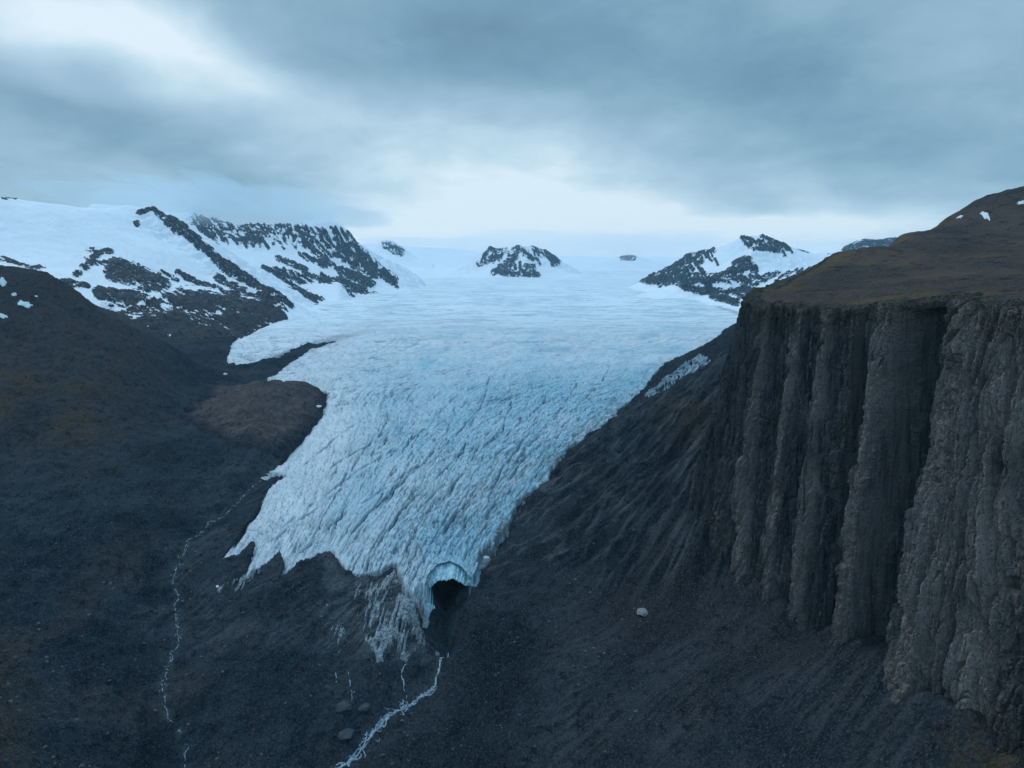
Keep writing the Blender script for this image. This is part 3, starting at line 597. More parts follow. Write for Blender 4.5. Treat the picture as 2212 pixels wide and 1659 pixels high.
# central nunatak
E = [at(*p) for p in [(1025, 570, 9700), (1060, 530, 9900), (1095, 535, 9900), (1125, 528, 9900), (1150, 530, 9900), (1190, 545, 9900), (1210, 572, 9800), (1060, 575, 9200), (1110, 597, 8900), (1160, 598, 8900), (1220, 580, 9400), (1000, 588, 9200),
     (1110, 560, 9500), (1160, 570, 9400), (960, 590, 9200), (1270, 590, 9200), (1090, 598, 8700), (1180, 600, 8700)]]
E += [back(at(*p), 1.12, 260) for p in [(1040, 550, 9800), (1110, 530, 9900), (1190, 545, 9900)]] + [np.array([-600., 10900, 560]), np.array([1800., 10900, 560]), np.array([600., 11400, 560])]
peak('mountain', 'snow streaked rocky nunatak standing in the middle of the glacier head', E, (-.13, .16, 8500, 11300), (340, 260),
     ribs(1045, 545, 1110, 535, 8, -14, 28, 2.6, .9, 21) + ribs(1110, 535, 1200, 545, 10, 12, 30, 2.6, .9, 22) + ribs(1080, 570, 1160, 575, 9, 4, 20, 2.8, 1.0, 23) + [(7, .85, (1058, 538), (1070, 545)), (9, .85, (1035, 570), (1075, 555)), (11, 1, (1070, 588), (1100, 570), (1112, 552)), (9, 1, (1085, 590), (1120, 592)), (9, .95, (1140, 578), (1130, 590)), (9, .95, (1130, 592), (1160, 594)), (9, .9, (1180, 545), (1200, 568)), (7, .8, (1120, 535), (1150, 560)), (7, .7, (1085, 540), (1100, 545)), (5, .7, (1150, 530), (1160, 545)), (6, .7, (1190, 540), (1205, 565))],
     600, amp=90, wl=230, thr=.56, ridge=[dict(p=[(1060, 528, 9900), (1100, 534, 9900), (1125, 527, 9900), (1152, 529, 9900), (1192, 545, 9900), (1208, 570, 9850)], s=.6, soft=50), dict(p=[(1112, 535, 9900), (1108, 560, 9500), (1085, 592, 9000)], s=.6, soft=40), dict(p=[(1140, 535, 9900), (1135, 565, 9400), (1145, 594, 9000)], s=.6, soft=40)])
# tiny rock island
N = [at(*p) for p in [(1330, 560, 11500), (1350, 552, 11600), (1375, 553, 11600), (1400, 563, 11500), (1355, 566, 11200), (1300, 568, 11300), (1430, 570, 11300)]] + [np.array([1800., 12800, 600]), np.array([3200., 12800, 600]), np.array([1900., 10300, 480]), np.array([3200., 10300, 480])]
peak('mountain', 'tiny faint rock island showing through haze on the far snowfield', N, (.10, .26, 10400, 12600), (110, 110), [(6, .6, (1345, 557), (1368, 557))], 700, amp=40, wl=150)
# right snowy mountain
R_ = [at(*p) for p in [(1372, 610, 7300), (1440, 575, 7300), (1500, 545, 7200), (1545, 535, 7150), (1610, 508, 7100), (1650, 506, 7100), (1700, 530, 7200), (1760, 543, 7400), (1830, 545, 7600), (1440, 612, 6500), (1500, 600, 6300), (1560, 575, 6500), (1620, 575, 6300),
      (1650, 555, 6700), (1700, 570, 6600), (1760, 580, 6500), (1520, 638, 5200), (1580, 655, 4700), (1620, 620, 5400), (1680, 610, 5600), (1460, 627, 6000), (1640, 665, 4500), (1800, 600, 5800), (1900, 600, 5800), (1900, 545, 7600), (1700, 660, 4600)]]
R_ += [back(at(*p), k, dz) for p in [(1440, 575, 7300), (1545, 535, 7150), (1650, 506, 7100), (1760, 543, 7400), (1900, 545, 7600)] for k, dz in ((1.1, 200), (1.28, 450))]
R_ += [np.array([1900., 8800, 430]), np.array([1600., 6000, 290]), np.array([2000., 4600, 240])]
SR_ = ribs(1400, 595, 1540, 540, 20, 14, 24, 3.4, 1.0, 31) + ribs(1600, 512, 1700, 530, 14, 14, 22, 3, .95, 32) + ribs(1440, 600, 1640, 590, 20, 26, 18, 3.4, 1.0, 33) + ribs(1500, 625, 1650, 625, 14, 24, 14, 3, 1.0, 34) + ribs(1620, 600, 1760, 580, 12, -34, 22, 2.2, .8, 35) + [(14, .95, (1390, 600), (1440, 585), (1490, 560)), (9, .7, (1490, 545), (1540, 540)), (14, .95, (1480, 560), (1460, 590)), (13, 1, (1400, 605), (1470, 605), (1540, 600)), (13, 1, (1500, 605), (1560, 600), (1610, 575)), (10, .9, (1590, 570), (1615, 560), (1630, 585)),
       (11, 1, (1480, 620), (1540, 632), (1590, 630)), (10, .9, (1540, 640), (1590, 655)), (8, .9, (1605, 512), (1625, 525)), (10, .9, (1650, 510), (1680, 520), (1700, 535)), (9, .8, (1620, 530), (1660, 540)), (5, .8, (1725, 535), (1745, 542)), (5, .8, (1790, 543), (1815, 540)), (10, .65, (1620, 610), (1600, 640)),
       (8, .5, (1680, 590), (1640, 610), (1600, 630))]
peak('mountain', 'sharp snow and rock mountain on the right side of the upper glacier', R_, (.13, .66, 4200, 9500), (620, 440), SR_, 800, amp=85, wl=260,
     ridge=[dict(p=[(1372, 611, 7300), (1440, 572, 7300), (1500, 542, 7200), (1548, 533, 7150), (1580, 525, 7120), (1608, 507, 7100), (1655, 506, 7100), (1700, 530, 7200), (1760, 543, 7400), (1810, 540, 7500), (1850, 546, 7600)], s=.6, soft=40),
            dict(p=[(1630, 520, 7050), (1620, 555, 6500), (1560, 595, 6000), (1480, 615, 5800)], s=.5, soft=50)], rd=(.6, -.8))
V = [at(*p) for p in [(1800, 550, 9000), (1830, 530, 9000), (1860, 518, 9000), (1900, 518, 9000), (1950, 512, 9000), (2020, 540, 9000), (1850, 550, 8300), (1920, 555, 8300), (1780, 560, 8700)]] + [back(at(*p), 1.12, 300) for p in [(1830, 530, 9000), (1900, 518, 9000), (1990, 520, 9000)]]
peak('mountain', 'distant rocky crest peeping above the brown hill on the right', V, (.40, .72, 8000, 10300), (170, 130), [(14, .8, (1830, 540), (1870, 528), (1960, 525))], 900, amp=70, wl=240,
     ridge=[dict(p=[(1800, 550, 9000), (1835, 528, 9000), (1860, 519, 9000), (1885, 523, 9000), (1910, 517, 9000), (1960, 510, 9000)], s=.6, soft=40)])

# ------------------------------------------------------------------ plateau hill and the cliff below it
RIM = [np.array([560., 1210]), np.array([378., 965]), np.array([292., 845])] + [at(*p)[:2] for p in [(1600, 655, 730), (1650, 662, 705), (1700, 665, 680), (1800, 668, 628), (1880, 660, 580), (2000, 650, 520), (2100, 650, 474), (2212, 665, 432), (2420, 690, 375), (2700, 720, 320)]]
RIMZ = [440, 410, 394] + [at(*p)[2] for p in [(1600, 655, 730), (1650, 662, 705), (1700, 665, 680), (1800, 668, 628), (1880, 660, 580), (2000, 650, 520), (2100, 650, 474), (2212, 665, 432), (2420, 690, 375), (2700, 720, 320)]]
RIM3 = np.array([[*p, z] for p, z in zip(RIM, RIMZ)]); BASE3 = np.array(BASE)
HILL = [tuple(r) for r in RIM3] + [tuple(at(*p)) for p in [(1610, 626, 760), (1700, 600, 955), (1820, 546, 1180), (1920, 520, 1350), (2050, 472, 1450), (2110, 437, 1500), (2150, 440, 1520), (2212, 435, 1560), (1800, 610, 900), (1900, 580, 950), (2000, 550, 1050), (2100, 520, 1120), (2212, 520, 1100),
        (2000, 610, 720), (2100, 600, 690), (2212, 600, 650), (1750, 635, 800), (1900, 625, 700), (2300, 440, 1600), (2450, 420, 1600), (2450, 560, 800), (2060, 500, 1320), (2160, 475, 1330)]]
HILL += [(q[0] * 1.15, q[1] * 1.15, q[2] - d) for q, d in [(at(1820, 546, 1180), 50), (at(1920, 520, 1350), 60), (at(2050, 472, 1450), 90), (at(2110, 437, 1500), 110), (at(2212, 435, 1560), 70), (at(2450, 420, 1600), 70)]]
HT = TPS(HILL, 1e-4)
def arclen(P): return np.r_[0, np.cumsum(np.hypot(*np.diff(P[:, :2], axis=0).T))]
sR = arclen(RIM3); NS, NTT = 1150, 520
def smooth_curve(P, n):
    s = arclen(P); q = np.linspace(0, s[-1], n)
    out = np.stack([np.interp(q, s, P[:, k]) for k in range(3)], -1)
    k = np.hanning(61); k /= k.sum()
    return np.stack([np.convolve(np.pad(out[:, j], 30, 'reflect', reflect_type='odd'), k, 'valid') for j in range(3)], -1)
# match rim and base station by station
par = np.linspace(0, 1, len(RIM3)); dens = np.interp(np.linspace(0, 1, NS), [0, .18, 1], [0, .18, 1])
rimc = np.stack([np.interp(dens, par, RIM3[:, k]) for k in range(3)], -1); basec = np.stack([np.interp(dens, par, BASE3[:, k]) for k in range(3)], -1)
def sm(P, w=121):
    k = np.hanning(w); k /= k.sum(); h = w // 2
    return np.stack([np.convolve(np.pad(P[:, j], h, 'reflect', reflect_type='odd'), k, 'valid') for j in range(3)], -1)
rimc, basec = sm(rimc), sm(basec)
mid = .5 * (rimc + basec); S_ = arclen(mid)
rdx, _ = proj(*rimc.T); bdx, _ = proj(*basec.T)
front = np.arange(NS) > np.argmin(rdx[:NS // 2])
def s_at(dx, arr):
    i = np.where(front)[0]; return np.interp(dx, arr[i], S_[i])
tt = np.linspace(-.12, 1.0, NTT)
SS, TT = np.meshgrid(S_, tt)
prof = TT + .0 * SS
leanp = np.where(TT < 0, TT, sstep(0, 1, TT) * .35 + TT * .65)
PX = basec[None, :, 0] + (rimc - basec)[None, :, 0] * leanp; PY = basec[None, :, 1] + (rimc - basec)[None, :, 1] * leanp; PZ = basec[None, :, 2] + (rimc - basec)[None, :, 2] * TT
tg = np.gradient(mid, axis=0); nrm = np.stack([tg[:, 1], -tg[:, 0]], -1); nrm /= np.hypot(*nrm.T)[:, None]      # outward
if np.mean(nrm[:, 0]) > 0: nrm = -nrm
off = np.zeros_like(SS); tanm = np.zeros_like(SS)
def band(top_dx, bot_dx, w):
    c = lerp(s_at(bot_dx, bdx), s_at(top_dx, rdx), TT) + 3 * fbm(TT * 4 + top_dx, SS * 0, 3, 5)
    return (SS - c) / w
for tdx, bdx_, w, dp in [(1864, 1793, 8, 46), (1992, 1880, 18, 60), (1950, 1848, 5, 22), (1745, 1700, 4, 7), (1790, 1745, 3, 9), (1655, 1575, 3, 6), (2190, 2095, 4, 8), (2250, 2130, 9, 8), (1612, 1515, 3, 5)]:
    b = band(tdx, bdx_, w); off -= dp * np.exp(-np.abs(b + .30 * fbm(SS / 3, PZ / 40, 3, 12)) ** (3 if w > 9 else 5)) * sstep(1.22, .82, TT) * (.65 + .35 * sstep(-.05, .35, TT))
for tdx, bdx_, w, dp in [(1915, 1825, 11, 9), (1655, 1600, 9, 8), (2085, 1960, 26, 3), (2200, 2080, 22, 2), (1720, 1655, 7, 4), (1785, 1725, 7, 4)]:
    b = band(tdx, bdx_, w); g = np.exp(-np.abs(b) ** 3); off += dp * g * sstep(1.0, .8, TT); tanm = np.maximum(tanm, g)
zz = PZ
wv = SS + 5 * fbm(SS / 30, zz / 70, 3, 15)
off += 4.0 * (ridged(wv / 17, zz / 300, 4, 17, .55) - .62) + 3.0 * (ridged(wv / 5.0, zz / 120, 4, 19, .6) - .62)
f1, f2, cid = worley(wv / (15.0 + 7 * fbm(SS / 90, TT * .6, 2, 18)) + .4 * fbm(SS / 9, zz / 60, 3, 20), zz / 120, 21); off += 7.0 * (cid - .5) - 3.5 * sstep(.12, 0, f2 - f1)
f1, f2, cid = worley((wv + .25 * zz) / 8.5, (zz - .5 * wv) / 26, 22); off += 2.0 * (cid - .5) - 1.2 * sstep(.1, 0, f2 - f1)
f1, f2, cid = worley(wv / 4.6, zz / 42, 23); off += 4.2 * (cid - .5) - 2.2 * sstep(.22, 0, f2 - f1)
f1, f2, cid = worley(wv / 2.2, zz / 11, 25); off += 1.5 * (cid - .5) - .8 * sstep(.2, 0, f2 - f1)
off += 2.2 * (ridged(wv / 2.4 + .5 * fbm(SS / 6, zz / 50, 2, 14), zz / 150, 4, 13, .6) - .62)
off += 5 * fbm(SS / 60, zz / 120, 4, 27) + 1.1 * fbm(SS / 4, zz / 5, 4, 29, .6)
zl = zz + 7 * fbm(SS / 50, zz / 60, 3, 31) + .04 * SS
for lam, am in ((31.0, 1.3), (8.0, .7)): fr = (zl / lam) % 1.0; off += am * (fr ** 3 - .25) * sstep(-.3, .3, fbm(SS / 35, zz / 20, 3, int(lam)))
off *= np.where(TT > .985, .6, 1)
PX = PX + nrm[None, :, 0] * off; PY = PY + nrm[None, :, 1] * off
PZ = PZ + 3.0 * fbm(SS / 10, TT * 5, 3, 35) * (TT > .03) + 6 * fbm(SS / 22, TT * 0, 5, 36) * sstep(.8, 1, TT)
# rows that turn in over the top and run under the turf
rows = 26; ex = np.linspace(0, 1, rows + 1)[1:]
inn = 22 * ex[:, None]; TX = PX[-1][None] - nrm[None, :, 0] * inn; TY = PY[-1][None] - nrm[None, :, 1] * inn
hz = HT(TX, TY)
TZ = lerp(PZ[-1][None] + 0 * inn, hz + 1.0, sstep(0, .5, ex)[:, None]) + 1.5 * fbm(TX / 6, TY / 6, 4, 37) - 7 * sstep(.55, 1, ex)[:, None]
AX = np.vstack([PX, TX]); AY = np.vstack([PY, TY]); AZ = np.vstack([PZ, TZ])
tan_a = np.vstack([np.clip(tanm * (.75 + .5 * fbm(SS / 20, zz / 60, 3, 39)) + .15 * sstep(2050, 2120, proj(PX, PY, PZ)[0]), 0, 1), np.zeros_like(TX)])
DYc = proj(AX, AY, AZ)[1]; DXc = proj(AX, AY, AZ)[0]
moss_a = np.clip(np.vstack([sstep(.90, 1.03, TT + .10 * fbm(SS / 12, zz / 20, 3, 41)) * .8, np.ones_like(TX) * .8]) + .6 * sstep(1990, 2080, DXc) * sstep(1480, 1620, DYc), 0, 1)
cliff = grid_mesh('cliff', AX, AY, AZ, M_CLIFF, None, dict(tan=tan_a, moss=moss_a), smooth=False)
tag(cliff, 'tall dark fluted rock cliff with two deep black gullies on the right', 'cliff', kind='structure')

X, Y = polar(.28, 1.35, 800, 330, 2300, 640)
rp_ = np.vstack([np.stack([PX[-1], PY[-1]], -1)[::7], [[1400, 250], [3600, 2000], [1500, 2400], [900, 1500]]])
sdr = poly_sd(X, Y, rp_)
Z = HT(X, Y) + (7 * fbm(X / 120, Y / 120, 5, 45) + 5 * (ridged(X / 70, Y / 70, 4, 46) - .6) + 1.5 * fbm(X / 14, Y / 14, 4, 47)) * sstep(5, 70, sdr) + .9 * fbm(X / 9, Y / 9, 4, 48)
rocky = sstep(1150, 1450, Y) ; Z = Z + rocky * 14 * (ridged(X / 110, Y / 110, 5, 49) - .55)
Z = Z - 9 * sstep(16, 3, sdr) - .4
bk = np.maximum(0, 0 * X)
DXp, DYp = proj(X, Y, Z)
mo = np.clip(sstep(60, 0, sdr - 60 * fbm(X / 60, Y / 60, 3, 50)) * .8 + sstep(.0, .4, fbm(X / 160, Y / 160, 4, 51)) * sstep(1300, 900, Y), 0, 1)
hill = grid_mesh('hill', X, Y, Z, M_PLAT, fc(sdr) > 3, dict(moss=mo))
tag(hill, 'brown mossy hill rising to a low summit above the right cliff', 'hill', kind='structure')

# ------------------------------------------------------------------ draped pieces: snow patches, ice remnants, streams
def hfine(X, Y): return ground(X, Y)
def drape(name, outline, mat, hfun, thick=1.2, edge=3.0, rough=2.0, n=70, aniso=None, seed=0, parent=None, amp=.4, hole=0):
    P = np.array([p[:2] for p in outline]); lo, hi = P.min(0) - edge * 2, P.max(0) + edge * 2
    X, Y = np.meshgrid(np.linspace(lo[0], hi[0], n), np.linspace(lo[1], hi[1], n))
    sd = poly_sd(X, Y, P)
    if aniso: c, s, k = aniso; u = -X * s + Y * c; v = X * c + Y * s; nn = fbm(u / (rough * 3), v / (rough * 3 * k), 4, seed)
    else: nn = fbm(X / (rough * 4), Y / (rough * 4), 4, seed)
    sd = sd + nn * rough
    if hole: sd = np.minimum(sd, (fbm(u / 3.2, v / 38.0, 5, seed + 40, .65) + fbm(X / 28, Y / 40, 3, seed + 41) * .8 + hole) * 14)
    Z = hfun(X, Y) + lerp(-2.0, thick, sstep(-edge, edge, sd)) + amp * fbm(X / 5, Y / 5, 3, seed + 2)
    return grid_mesh(name, X, Y, Z, mat, fc(sd) > -edge * .9)
def ell(dx, dy, rx, ry, rot=0, n=16, f=None, jit=.25):
    rs = np.random.default_rng(int(dx * 7 + dy)); out = []
    for k in range(n):
        a = 2 * math.pi * k / n; r = 1 + jit * rs.uniform(-1, 1)
        x, y = rx * r * math.cos(a), ry * r * math.sin(a)
        out.append((dx + x * math.cos(rot) - y * math.sin(rot), dy + x * math.sin(rot) + y * math.cos(rot)))
    return [hit(*q, f) for q in out]
hc = lambda X, Y: ground(X, Y, False)
GP = 'old snow patches on the left hillside'
for i, (dx, dy, rx, ry, rot, lab) in enumerate([
        (54, 657, 17, 6, .25, 'largest white snow patch on the dark left hillside, below its crest'), (6, 683, 9, 4, .2, 'snow patch cut by the left edge, below the largest patch on the hillside'),
        (6, 610, 9, 10, 0, 'tall snow patch at the left edge just under the hillside crest'), (30, 636, 6, 2.5, .1, 'thin sliver of snow between the crest patch and the largest patch'),
        (78, 640, 4, 2, .1, 'tiny snow dot right of the largest patch on the left hillside')]):
    o = drape('snow_patch', ell(dx, dy, rx, ry, rot, f=lambda X, Y: ground(X, Y)), M_SNOW, hfine, 2.0, 3.0, 4, 60, seed=i * 5 + 1); tag(o, lab, 'snow patch', GP)
def hitH(dx, dy):
    a, t = ray(dx, dy); Yq = np.linspace(500, 2200, 5000); h = HT(a * Yq, Yq); i = np.argmax(CAM_Z + t * Yq <= h); return np.array([a * Yq[i], Yq[i], h[i]])
def hillZ(X, Y):
    return HT(X, Y) + 7 * fbm(X / 120, Y / 120, 5, 45) + 5 * (ridged(X / 70, Y / 70, 4, 46) - .6) + 1.5 * fbm(X / 14, Y / 14, 4, 47) + .9 * fbm(X / 9, Y / 9, 4, 48) + sstep(1150, 1450, Y) * 14 * (ridged(X / 110, Y / 110, 5, 49) - .55) - 1.0
for i, (dx, dy, rx, ry, rot, lab) in enumerate([
        (2128, 472, 12, 6, .5, 'largest snow patch below the summit of the brown right hill'), (2072, 476, 7, 2.5, -.2, 'small slanting snow patch left of the largest one on the right hill'),
        (2056, 468, 8, 2, -.35, 'thin snow streak nearest the skyline on the left flank of the brown hill'), (2204, 441, 9, 3, -.2, 'snow streak on the hill crest at the right edge')]):
    out = []
    for k in range(14):
        a = 2 * math.pi * k / 14; r = 1 + .3 * math.sin(k * 2.4 + i); x, y = rx * r * math.cos(a), ry * r * math.sin(a)
        out.append(hitH(dx + x * math.cos(rot) - y * math.sin(rot), dy + x * math.sin(rot) + y * math.cos(rot)))
    o = drape('snow_patch', out, M_SNOW, hillZ, 2.2, 2.5, 3, 50, seed=60 + i); tag(o, lab, 'snow patch', 'old snow patches on the right hill')

# dirty ice below the snout
a0_, a1_ = hit(862, 1235)[:2], hit(800, 1425)[:2]; ad = (a1_ - a0_) / np.hypot(*(a1_ - a0_)); ANI = (ad[0], ad[1], 4.0)
for i, (pts, mat, thick, lab) in enumerate([
        ([(850, 1232), (880, 1290), (900, 1305), (908, 1345), (935, 1400), (925, 1425), (905, 1400), (880, 1420), (850, 1428), (815, 1440), (790, 1390), (782, 1345), (800, 1300), (830, 1250)], M_DIRTY, 2.2, 'grey dirty ice apron hanging below the glacier snout, left of the ice cave'),
        ([(765, 1255), (800, 1245), (825, 1250), (800, 1290), (775, 1330), (755, 1320), (770, 1285)], M_DIRTY, 1.4, 'streaky thin dirty ice strip under the snout, left of the big apron'),
        ([(705, 1310), (730, 1320), (745, 1350), (735, 1385), (712, 1408), (722, 1365), (708, 1340)], M_DIRTY, 1.0, 'narrow forked streak of dirty ice low on the dark rock'),
        ([(470, 1280), (500, 1262), (548, 1238), (565, 1240), (530, 1268), (490, 1290)], M_DIRTY, 1.4, 'thin leftover ice sheet beyond the longest left tongue of the glacier'),
        ([(1432, 832), (1462, 806), (1520, 774), (1534, 788), (1480, 822), (1420, 858), (1392, 868)], M_ICESTRIP, 5.0, 'detached pale blue ice strip between the cliff corner and the right glacier edge')]):
    o = drape('ice_remnant', [hit(*p, hc) for p in pts], mat, hfine, thick, 1.2, 8, 300, ANI, 200 + i * 3, amp=.8, hole=(.04, .02, -.12, .12, .04)[i]); tag(o, lab, 'ice remnant')

# streams of melt water: ribbons laid in their gullies, braided and broken
def ribbon(pts, w, seed, step=1.6, hfun=hfine, breakup=.25, lift=1.0, spread=0.0):
    P = np.array([p[:2] for p in pts]); s = arclen(P); q = np.arange(0, s[-1], step)
    L = np.stack([np.interp(q, s, P[:, k]) for k in (0, 1)], -1)
    k = np.hanning(9); k /= k.sum(); L = np.stack([np.convolve(np.pad(L[:, j], 4, 'reflect', reflect_type='odd'), k, 'valid') for j in (0, 1)], -1)
    T = np.gradient(L, axis=0); N_ = np.stack([-T[:, 1], T[:, 0]], -1); N_ /= np.hypot(*N_.T)[:, None] + 1e-9
    z0 = np.zeros(len(q))
    L = L + N_ * ((spread * fbm(q / 18, z0 + seed, 3, seed) + 2.2 * fbm(q / 9, z0 + seed, 3, seed + 1)))[:, None]
    ww = w * np.clip(.75 + 1.3 * fbm(q / 14, z0, 3, seed + 2), .15, 2)
    V_ = np.linspace(-1, 1, 7); X = L[:, None, 0] + N_[:, None, 0] * V_ * ww[:, None]; Y = L[:, None, 1] + N_[:, None, 1] * V_ * ww[:, None]
    hh = hfun(X, Y); Z = np.max(hh, 1, keepdims=True) * .4 + hh * .6 + lift - .9 * V_ ** 2 + .25 * fbm(X / 2, Y / 2, 3, seed + 5)
    keep = np.repeat((fbm(q[:-1] / 7, z0[:-1] + 3, 3, seed + 9) > -breakup)[:, None], 6, 1)
    return X, Y, Z, keep
def join_ribbons(name, R, mat):
    co, fs, b = [], [], 0
    for X, Y, Z, keep in R:
        m, n = X.shape; co.append(np.stack([X, Y, Z], -1).reshape(-1, 3)); idx = np.arange(m * n).reshape(m, n) + b
        q = np.stack([idx[:-1, :-1], idx[:-1, 1:], idx[1:, 1:], idx[1:, :-1]], -1)[keep]; fs.append(q); b += m * n
    return raw_mesh(name, np.vstack(co), np.vstack(fs), mat)
R = [ribbon([hit(*p) for p in STREAM_L], .42, 31, breakup=-.03), ribbon([hit(*p) for p in STREAM_L[4:16]], .5, 77, breakup=-.05, spread=16), ribbon([hit(*p) for p in STREAM_L[2:]], .4, 79, breakup=-.08, spread=9)]
o = join_ribbons('stream', R, M_WATER); tag(o, 'thin broken meltwater stream winding down the left side of the valley', 'stream', kind='structure')
R = [ribbon([hit(*p) for p in STREAM_R], .95, 41, breakup=.3)] + [ribbon([hit(*p) for p in STREAM_R[a:]], .7, 143 + 2 * k, breakup=b_, spread=sp_) for k, (a, b_, sp_) in enumerate([(2, .2, 6), (3, .1, 10), (4, .05, 16), (5, .0, 26), (6, .0, 34), (4, .1, 8)])]
o = join_ribbons('stream', R, M_WATER); tag(o, 'braided white meltwater stream pouring from the ice cave below the snout', 'stream', kind='structure')
o = join_ribbons('stream', [ribbon([hit(*p) for p in [(878, 1420), (866, 1440), (872, 1465), (876, 1490), (884, 1508)]], 0.7, 53, breakup=.15)], M_WATER); tag(o, 'short side stream dropping from the dirty ice apron into the braided stream', 'stream', kind='structure')
R = [ribbon([hit(*p) for p in pl], .5, 60 + i, breakup=.0) for i, pl in enumerate([[(752, 1445), (756, 1490), (762, 1530)], [(724, 1440), (728, 1480)], [(766, 1510), (755, 1545)]])]
o = join_ribbons('stream', R, M_WATER); tag(o, 'faint trickles of water on the dark rock left of the braided stream', 'stream', kind='structure')

# boulders and loose ice blocks
def lump(name, c, r, mat, seed, flat=.7, rough=.25, nu=40, nv=24):
    u = np.linspace(0, 2 * np.pi, nu, endpoint=False); v = np.linspace(0, np.pi, nv); U, V_ = np.meshgrid(u, v)
    x = np.sin(V_) * np.cos(U); y = np.sin(V_) * np.sin(U); z = np.cos(V_)
    d = 1 + rough * (fbm(x * 1.7 + seed, y * 1.7 + z * 1.3, 4, seed) + .6 * fbm(z * 2.5 + seed, x * 2 - y, 3, seed + 4))
    for k in range(7):
        a = np.random.default_rng(seed * 31 + k).normal(size=3); a /= np.linalg.norm(a); dd = (x * a[0] + y * a[1] + z * a[2]) * d
        d = np.where(dd > .74, d * .74 / np.maximum(dd, 1e-6), d)
    co = np.stack([x * d * r, y * d * r, z * d * r * flat], -1).reshape(-1, 3) ; fs = []
    for j in range(nv - 1):
        for i in range(nu): fs.append((j * nu + i, (j + 1) * nu + i, (j + 1) * nu + (i + 1) % nu, j * nu + (i + 1) % nu))
    o = raw_mesh(name, co, fs, mat, smooth=False); o.location = c; return o
def sit(dx, dy, up): 
    p = hit(dx, dy, hfine); return (p[0], p[1], p[2] + up)
o = lump('boulder', sit(1390, 1324, .5), 7.4, M_PALE, 3, .4, .35); tag(o, 'single pale grey boulder alone on the dark scree slope', 'boulder')
o = lump('boulder', sit(745, 1528, 0), 8.5, M_ROCK, 5, .55, .2); tag(o, 'rounded grey boulder left of its twin beside the braided stream', 'boulder', 'boulders beside the stream')
o = lump('boulder', sit(786, 1528, 0), 6.5, M_ROCK, 8, .6, .2); tag(o, 'rounded grey boulder between its twin and the braided stream', 'boulder', 'boulders beside the stream')
o = lump('boulder', sit(748, 1582, -1), 9.5, M_ROCK, 12, .35, .2); tag(o, 'low flat grey rock nearest the bottom, left of the braided stream', 'boulder', 'boulders beside the stream')
for i, (dx, dy, r, m, lab) in enumerate([(689, 879, 8, M_ICE, 'loose white ice block on the brown knoll, beside the glacier edge'), (1047, 1207, 10, M_ICE, 'white ice block on the rock right of the ice cave'),
        (943, 1416, 6, M_ICE, 'white ice block at the head of the braided stream'), (470, 1268, 3, M_SNOW, 'small ice scrap in front of the longest left tongue of ice'), (486, 808, 8, M_SNOW, 'small white ice scrap on dark ground near the upper left ice lobe')]):
    o = lump('ice_block', sit(dx, dy, .5), r * .8, M_DIRTY if m is M_ICE and i == 2 else M_SNOW, 20 + i, .55, .5); tag(o, lab, 'ice block')
# uncountable small stones on the scree
RS = np.random.default_rng(5); co, fs, b = [], [], 0
oct_ = np.array([(1, 0, 0), (0, 1, 0), (-1, 0, 0), (0, -1, 0), (0, 0, 1), (0, 0, -1)], float); of = np.array([(0, 1, 4), (1, 2, 4), (2, 3, 4), (3, 0, 4), (1, 0, 5), (2, 1, 5), (3, 2, 5), (0, 3, 5)])
pts = []
while len(pts) < 2600:
    a_ = RS.uniform(-.45, .62, 4000); y_ = RS.uniform(420, 900, 4000); x_ = a_ * y_
    z_ = coarse(x_, y_); dx_, dy_ = proj(x_, y_, z_)
    ok = (dy_ > 1230) & (dx_ > 1000) & (dx_ < 2050) & (RS.uniform(size=4000) < .15 + .85 * sstep(1100, 1400, dx_)) & (dy_ > 1180 + (dx_ - 1400) * .35)
    pts += list(zip(x_[ok], y_[ok]))
pts = np.array(pts[:2600]); pz = ground(pts[:, 0], pts[:, 1])
for (x, y), z in zip(pts, pz):
    r = .22 + .75 * RS.uniform() ** 6; v = oct_ * (r * RS.uniform(.7, 1.3, (6, 1))) * (1, 1, .7) + (x, y, z + .2 * r)
    co.append(v); fs.append(of + b); b += 6
o = raw_mesh('scree_stones', np.vstack(co), np.vstack(fs), M_STONE, smooth=False); tag(o, 'scattered small pale stones over the dark scree slope', 'stones', kind='stuff')

co, fs, b = [], [], 0; pts = []
while len(pts) < 3200:
    a_ = RS.uniform(-.8, .2, 5000); y_ = RS.uniform(430, 1150, 5000); x_ = a_ * y_; z_ = coarse(x_, y_); dx_, dy_ = proj(x_, y_, z_)
    ok = (poly_sd(x_, y_, OUTLINE) < -12) & (dy_ > 900) & (fbm(x_ / 60, y_ / 60, 3, 87) > RS.uniform(-.4, .5, 5000))
    pts += list(zip(x_[ok], y_[ok]))
pts = np.array(pts[:3200]); pz = ground(pts[:, 0], pts[:, 1])
for (x, y), z in zip(pts, pz):
    r = .35 + 1.9 * RS.uniform() ** 7; v = oct_ * (r * RS.uniform(.7, 1.3, (6, 1))) * (1, 1, .7) + (x, y, z + .2 * r)
    co.append(v); fs.append(of + b); b += 6
o = raw_mesh('moraine_stones', np.vstack(co), np.vstack(fs), M_STONE, smooth=False); tag(o, 'scattered dark stones over the valley floor and lower hillside', 'stones', kind='stuff')

